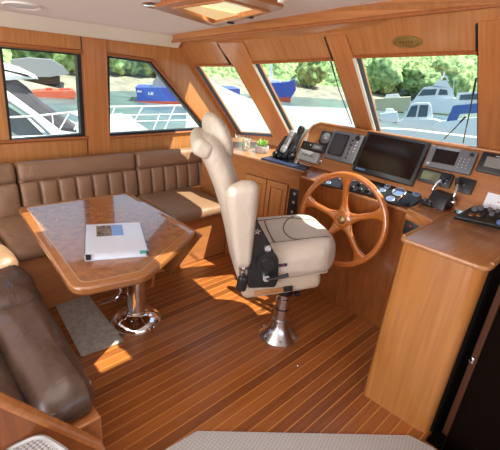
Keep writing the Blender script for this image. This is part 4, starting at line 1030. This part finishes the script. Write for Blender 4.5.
arc('wooded_hillside', [(15+60*(i/34)**1.25, 2.0+23*(i/34)) for i in range(35)], M['trees'], -.9, 2.4, 330, 1.5, .24, 'dense green woods rising behind the beach', 'stuff', 'woods')
def tree(x, y, Z0, hgt, rad, mat, label):
    p = P(x, y, Z=WZ+.5); b = math.atan2(p.y, p.x); R_ = shore(b)+10; q = Vector((R_*math.cos(b), R_*math.sin(b), WZ+1.2))
    t = thing('shore_tree', q, label, 'tree', 'trees at the back of the beach')
    bm = B(); tube(bm, [q, q+Vector((0, 0, hgt*.4))], [.25, .18], 8); obj('trunk', bm, M['trunk'], t)
    bm = B(); tt = bmesh.new(); bmesh.ops.create_icosphere(tt, subdivisions=4, radius=1)
    for v in tt.verts:
        n_ = noise.noise(v.co*2.2+q)+.6*noise.noise(v.co*5+q)+.4*noise.noise(v.co*11+q); v.co = Vector((v.co.x*rad, v.co.y*rad, v.co.z*hgt*.45))*(1+.33*n_)
    merge(bm, tt, T(q+Vector((0, 0, hgt*.55)))); obj('crown', bm, mat, t, angle=180)
for x, hg, rd, mk, lb in ((38, 5.0, 2.4, 'trees', 'dark bushy tree on the shore above the orange barge'), (66, 6.0, 2.5, 'trees2', 'pale green tree on the shore at the right of the square side window'),
    (115, 6.5, 2.6, 'trees2', 'pale tree on the shore at the left of the raked side window'), (136, 7.5, 3.0, 'trees', 'dark tree on the shore above the bow of the blue ship'), (160, 7, 3.0, 'trees2', 'leafy tree on the shore above the blue ship deck'),
    (310, 8, 3.6, 'trees', 'dark tree on the shore in the middle windshield pane'), (380, 9, 4.2, 'trees2', 'light green tree at the left of the right windshield pane'), (412, 8, 5.0, 'trees', 'dark tree behind the flybridge cruiser'), (445, 10, 5, 'trees2', 'light green tree right of the radar arch')):
    tree(x, 95, 0, hg, rd, M[mk], lb)

def slab_v(bm, px, at, depth, mi=0, back=0):
    """outline of a far boat standing on the water, broadside to its own bearing, with real depth"""
    g_ = P(at[0], at[1], Z=WZ); h = Vector((g_.x, g_.y, 0)); dist = h.length; h.normalize()
    O = CAM + h*(dist+back); ex = Vector((h.y, -h.x, 0)); ey = Vector((0, 0, 1))
    prism(bm, [hit(x, y, O, ex, ey) for x, y in px], -depth, 0, frame(O, ex, ey), 0, 2, mi)
def slab_px(bm, px, Y, depth, mi=0, bev=0):
    """outline seen from the cabin, standing in a plane parallel to the boat's side, with real depth away from us"""
    prism(bm, px_y(px, Y), 0, -depth, xz(Y), bev, 2, mi)
# neighbour boat with charcoal canvas, seen in the square window
c = P(40, 110, Y=5.6)
t = thing('moored_motorboat', (c.x, 6.2, WZ), 'white motorboat with charcoal canvas moored close outside the square window', 'boat')
bm = B(); slab_px(bm, [(-40, 64), (4, 82), (20, 81), (28, 87), (42, 101), (62, 115), (77, 125), (78, 133), (60, 131), (30, 110), (5, 98), (-40, 86)], 5.6, .7, bev=.05); obj('canvas_cover', bm, M['canvas'], t, smooth=False)
bm = B(); slab_px(bm, [(-40, 64), (5, 89), (35, 111), (58, 128), (66, 138), (54, 138), (30, 116), (6, 100), (-40, 78)], 5.45, .2, bev=.02); obj('coaming', bm, M['gel'], t, smooth=False)
bm = B(); slab_px(bm, [(-40, 88), (6, 105), (28, 119), (48, 139), (40, 160), (-40, 160)], 5.6, 1.2); obj('side_curtain', bm, M['grayhull'], t, smooth=False)
bm = B(); slab_px(bm, [(-60, 50), (3, 62), (20, 67), (36, 75), (40, 79.5), (20, 80), (4, 81), (-60, 76)], 5.5, 1.5, bev=.05); obj('hardtop', bm, M['gel'], t, smooth=False)
bm = B(); slab_px(bm, [(-60, 160), (84, 140), (90, 128), (86, 190), (60, 300), (-60, 300)], 5.6, 2.0); obj('hull', bm, M['gel'], t, smooth=False)
# grey covered boat ashore
A_ = (45, 91)
t = thing('covered_boat', P(45, 91, Z=WZ), 'gray boat hull laid up among the trees, upper part of the square window', 'boat')
bm = B(); slab_v(bm, [(10, 60), (28, 58), (52, 60), (64, 67), (70, 74), (50, 77), (25, 77), (13, 73)], A_, 3); obj('hull', bm, M['grayhull'], t, smooth=False)
bm = B(); slab_v(bm, [(22, 77), (60, 77), (60, 84), (22, 84)], A_, 2, back=.5); obj('cradle', bm, M['trunk'], t, smooth=False)
# orange barge
A_ = (55, 98)
t = thing('work_barge', P(55, 98, Z=WZ), 'low orange barge on the water in the square window', 'barge')
bm = B(); slab_v(bm, [(30, 93), (36, 91.5), (74, 91), (76, 93), (75, 98.5), (44, 98.5), (30, 98)], A_, 3); obj('hull', bm, M['orange'], t, smooth=False)
bm = B(); slab_v(bm, [(45, 92), (46, 88.5), (52, 88.5), (53, 92)], A_, 1, back=1); slab_v(bm, [(60, 92), (60, 89), (70, 88.5), (71, 92)], A_, 1, back=1); obj('deck_gear', bm, M['redhull'], t, smooth=False)
# blue ship
A_ = (165, 104)
t = thing('blue_ship', P(165, 104, Z=WZ), 'blue hulled ship with white deckhouse in the raked side window', 'ship')
bm = B(); slab_v(bm, [(135, 87.5), (150, 87.5), (240, 89), (240, 102.5), (136.5, 101.5), (137, 95)], A_, 5); obj('hull', bm, M['bluehull'], t, smooth=False)
bm = B(); slab_v(bm, [(136, 101), (240, 102.2), (240, 105.5), (138, 104.3)], A_, 4.8, back=-.05); obj('boot_stripe', bm, M['redhull'], t, smooth=False)
bm = B(); slab_v(bm, [(152, 88), (153, 81), (158, 77), (161, 80), (170, 82), (174, 88.5)], A_, 2.5, back=1); slab_v(bm, [(156, 78), (157, 69), (158.3, 69), (159.5, 78)], A_, .3, back=1.5); obj('deckhouse', bm, M['grayhull'], t, smooth=False)
bm = B()
for x0, x1, y0, y1 in ((137, 137.7, 90.5, 92.3), (138.2, 138.9, 90.5, 92.3), (139.4, 140.1, 90.6, 92.4), (140.6, 141.4, 90.6, 92.4), (148.5, 149.1, 92, 95), (149.8, 150.5, 93.5, 95), (151.2, 151.9, 92, 95), (152.5, 153.2, 92.2, 95)): slab_v(bm, [(x0, y0), (x1, y0), (x1, y1), (x0, y1)], A_, .06, back=-.03)
obj('hull_lettering', bm, M['gel'], t, smooth=False)
# jetty with white boats
t = thing('floating_jetty', P(125, 128, Y=9), 'white floating jetty at the lower left of the raked side window', 'jetty')
bm = B(); slab_px(bm, [(105, 126), (140, 124), (150, 131), (150, 140), (105, 142)], 8.5, 2); obj('deck', bm, M['deck'], t, smooth=False)
bm = B(); slab_px(bm, [(108, 119), (132, 117), (134, 120), (108, 123)], 9.5, .6); obj('dinghy', bm, M['gel'], t, smooth=False)
# own side deck, bulwark and railing
bm = B(); plate(bm, [(-3, -.6), (3.6, -.6), (3.6, .80), (2.0, .825), (-3, .86)], [], -.12, 0, xz(4.0)); 
o = struct('trim_15', bm, M['deck'], label='white bulwark of the side deck outside the cabin side')
bm = B(); box(bm, (-3, YW+.06, -.62), (3.6, 4.0, -.6)); struct('trim_16', bm, M['deck'], label='white side deck outside the cabin side')
t = thing('deck_railing', (2, 4.04, .8), 'white tubular railing with slanted stanchions along the side deck', 'railing')
Yr = 4.05
def pr(x, y): v = P(x, y, Y=Yr); return (v.x, v.y, v.z)
bm = B(); tube(bm, [pr(-20, 118.5), pr(30, 116.5), pr(84, 111)], .009, 8); tube(bm, [pr(84, 108), pr(108, 107), pr(180, 105.5), pr(230, 105)], .009, 8); obj('top_rail', bm, M['gel'], t)
bm = B(); tube(bm, [pr(84, 116), pr(130, 115), pr(230, 113.5)], .006, 8); tube(bm, [pr(84, 123), pr(130, 121.5), pr(230, 119)], .005, 8); obj('mid_rail', bm, M['gel'], t)
for a, b in (((175, 106), (163, 133)), ((160, 113), (152, 133)), ((143, 106), (127, 134)), ((121, 113), (110, 134)), ((192, 112), (184, 132)), ((204, 112), (198, 131)), ((115, 107), (104, 134)), ((69, 113.5), (57, 134)), ((52, 114.5), (54, 132)), ((83, 113), (74, 130))):
    bm = B(); tube(bm, [pr(*a), pr(*b)], .007, 8); obj('stanchion', bm, M['gel'], t)
# pale covered foredeck ahead of the left windshield panes
bm = B(); secs = []
ed = [(188, 64), (200, 72), (218, 85), (240, 95), (262, 103), (290, 106), (330, 107.5), (362, 108.5)]
for i, (x, y) in enumerate(ed):
    d = ray(x, y); d.z = 0; r = 8.0+i*.25; d = d.normalized(); dr = ray(x, y); k = r/math.hypot(dr.x, dr.y); top = CAM+dr*k
    secs.append([top+d*1.2+Vector((0, 0, -.5)), top+d*.4+Vector((0, 0, -.05)), top, top-d*.5+Vector((0, 0, -.18)), top-d*1.6+Vector((0, 0, -.75)), top-d*2.6+Vector((0, 0, -1.5)), top-d*3.2+Vector((0, 0, -2.4))])
loft(bm, secs); tag(obj('deck_cover', bm, M['cover'], angle=180), 'pale canvas cover sloping across the deck ahead of the left windshield panes', 'cover')
# second blue boat in the middle pane
def slab_x(bm, px, X, depth, mi=0):
    mt = Matrix(((0, 0, 1, X), (-1, 0, 0, 0), (0, 1, 0, 0), (0, 0, 0, 1)))
    prism(bm, [(-P(x, y, X=X).y, P(x, y, X=X).z) for x, y in px], 0, depth, mt, 0, 2, mi)
A_ = (285, 102)
t = thing('blue_workboat', P(285, 102, Z=WZ), 'blue workboat with a white mast in the middle windshield pane', 'boat')
bm = B(); slab_v(bm, [(255, 84), (288, 82), (295, 79), (296, 90), (290, 99.5), (255, 100)], A_, 5); obj('hull', bm, M['bluehull'], t, smooth=False)
bm = B(); slab_v(bm, [(255, 98.5), (290, 97), (291, 101.5), (255, 103)], A_, 4, back=-.05); obj('boot_stripe', bm, M['redhull'], t, smooth=False)
bm = B(); slab_v(bm, [(266, 85), (267, 80), (279, 80), (282, 84)], A_, 2.5, back=1); slab_v(bm, [(269, 80), (270.5, 62), (272, 62), (272.5, 80)], A_, .4, back=1.5); obj('deckhouse', bm, M['gel'], t, smooth=False)
# moored boats in the right pane
def cruiser(at, hull, houses, wins, canopies, label, hm='gel', depth=3.0, name='moored_cruiser', rails=()):
    t = thing(name, P(at[0], at[1], Z=WZ), label, 'boat', 'boats moored ahead')
    bm = B(); slab_v(bm, hull, at, depth); obj('hull', bm, M[hm], t, smooth=False)
    for k in houses: bm = B(); slab_v(bm, k, at, depth*.6, back=.3); obj('cabin', bm, M['gel'], t, smooth=False)
    for k in wins: bm = B(); slab_v(bm, k, at, .2, back=.24); obj('cabin_window', bm, M['glassdark'], t, smooth=False)
    for k in canopies: bm = B(); slab_v(bm, k, at, depth*.5, back=.15); obj('canopy', bm, M['bluecanvas'], t, smooth=False)
    for k in rails: bm = B(); slab_v(bm, k, at, .08, back=.05); obj('mast', bm, M['gel'], t, smooth=False)
    return t
cruiser((394, 112), [(374, 99), (411, 97), (410, 106), (404, 112), (378, 112)], [[(384, 99), (386, 95), (398, 94), (401, 98)]], [], [], 'buff hulled boat at the left of the right windshield pane', hm='sand')
cruiser((432, 113.5), [(407, 104), (414, 100), (462, 98), (459, 112), (412, 114)], [[(413, 101), (418, 94), (424, 87), (436, 85.5), (452, 88), (455, 99)], [(432, 87), (437, 81), (447, 80), (451, 88)]], [[(418, 96), (423, 89.5), (437, 89), (435, 95)], [(438, 95), (440, 89), (447, 90), (448, 95)]], [], 'white flybridge cruiser with a radar arch, farthest back in the right windshield pane',
    rails=[[(438, 82), (441, 76), (447, 75.5), (449, 81), (447, 81), (446, 77.5), (442, 78), (440, 82)], [(443, 76), (443.6, 71), (445, 71), (445.4, 76)], [(452, 99), (454, 78), (454.7, 78), (453, 99)]])
cruiser((425, 134), [(397, 122), (405, 119), (434, 119.5), (448, 124), (446, 135), (399, 135)], [[(403, 120.5), (410, 105), (416, 103), (429, 103), (431, 106), (433, 120.5)]], [[(406, 117), (411.5, 106), (418, 105), (415.5, 117)], [(417.5, 117), (420, 105), (428.5, 105), (427, 117)]], [], 'white sports boat with a raked windscreen in the middle of the right windshield pane', depth=2)
cruiser((465, 145), [(433, 126), (440, 122), (500, 116), (500, 138), (438, 139)], [[(455, 105), (457, 93), (500, 89), (500, 105)]], [[(459, 100), (460.5, 95), (498, 92), (498, 99)]], [[(446, 122), (453, 106), (500, 101), (500, 112), (460, 114), (456, 122)]], 'white boat with blue canvas canopy at the right of the right windshield pane', depth=2)
cruiser((388, 122), [(380, 114), (397, 112), (399, 122), (382, 123)], [[(384, 114), (386, 109), (393, 109), (395, 113)]], [], [], 'small white launch below the buff hulled boat', depth=1.5)
cruiser((420, 146), [(368, 128), (410, 130), (485, 139), (495, 150), (368, 150)], [], [], [], 'white deck of the nearest moored boat low in the right windshield pane', hm='deck', depth=1.2)
# windshield wipers
def wiper(px, label, off):
    pts = []
    for x, y in px:
        s = hit(x, y, WO - WF.to_3x3() @ Vector((0, 0, off)), WX, WY); pts.append(WF @ Vector((s[0], s[1], -off)))
    t = thing('windshield_wiper', pts[-1], label, 'wiper', 'wipers outside the windshield')
    bm = B(); tube(bm, pts, .0035, 8); obj('arm', bm, M['black'], t)
    a, b = pts[0], pts[1]; bm = B(); tube(bm, [a+(a-b)*.02, b*.5+a*.5], .0055, 8); obj('blade', bm, M['black'], t)
wiper([(476, 79), (470, 110), (463, 143)], 'black upright wiper at the right of the right windshield pane', .075)
wiper([(466, 116), (455, 128), (444, 139)], 'black slanting wiper low in the right windshield pane', .085)
wiper([(331, 62), (339, 90), (352, 124)], 'black wiper at the right of the middle windshield pane', .075)
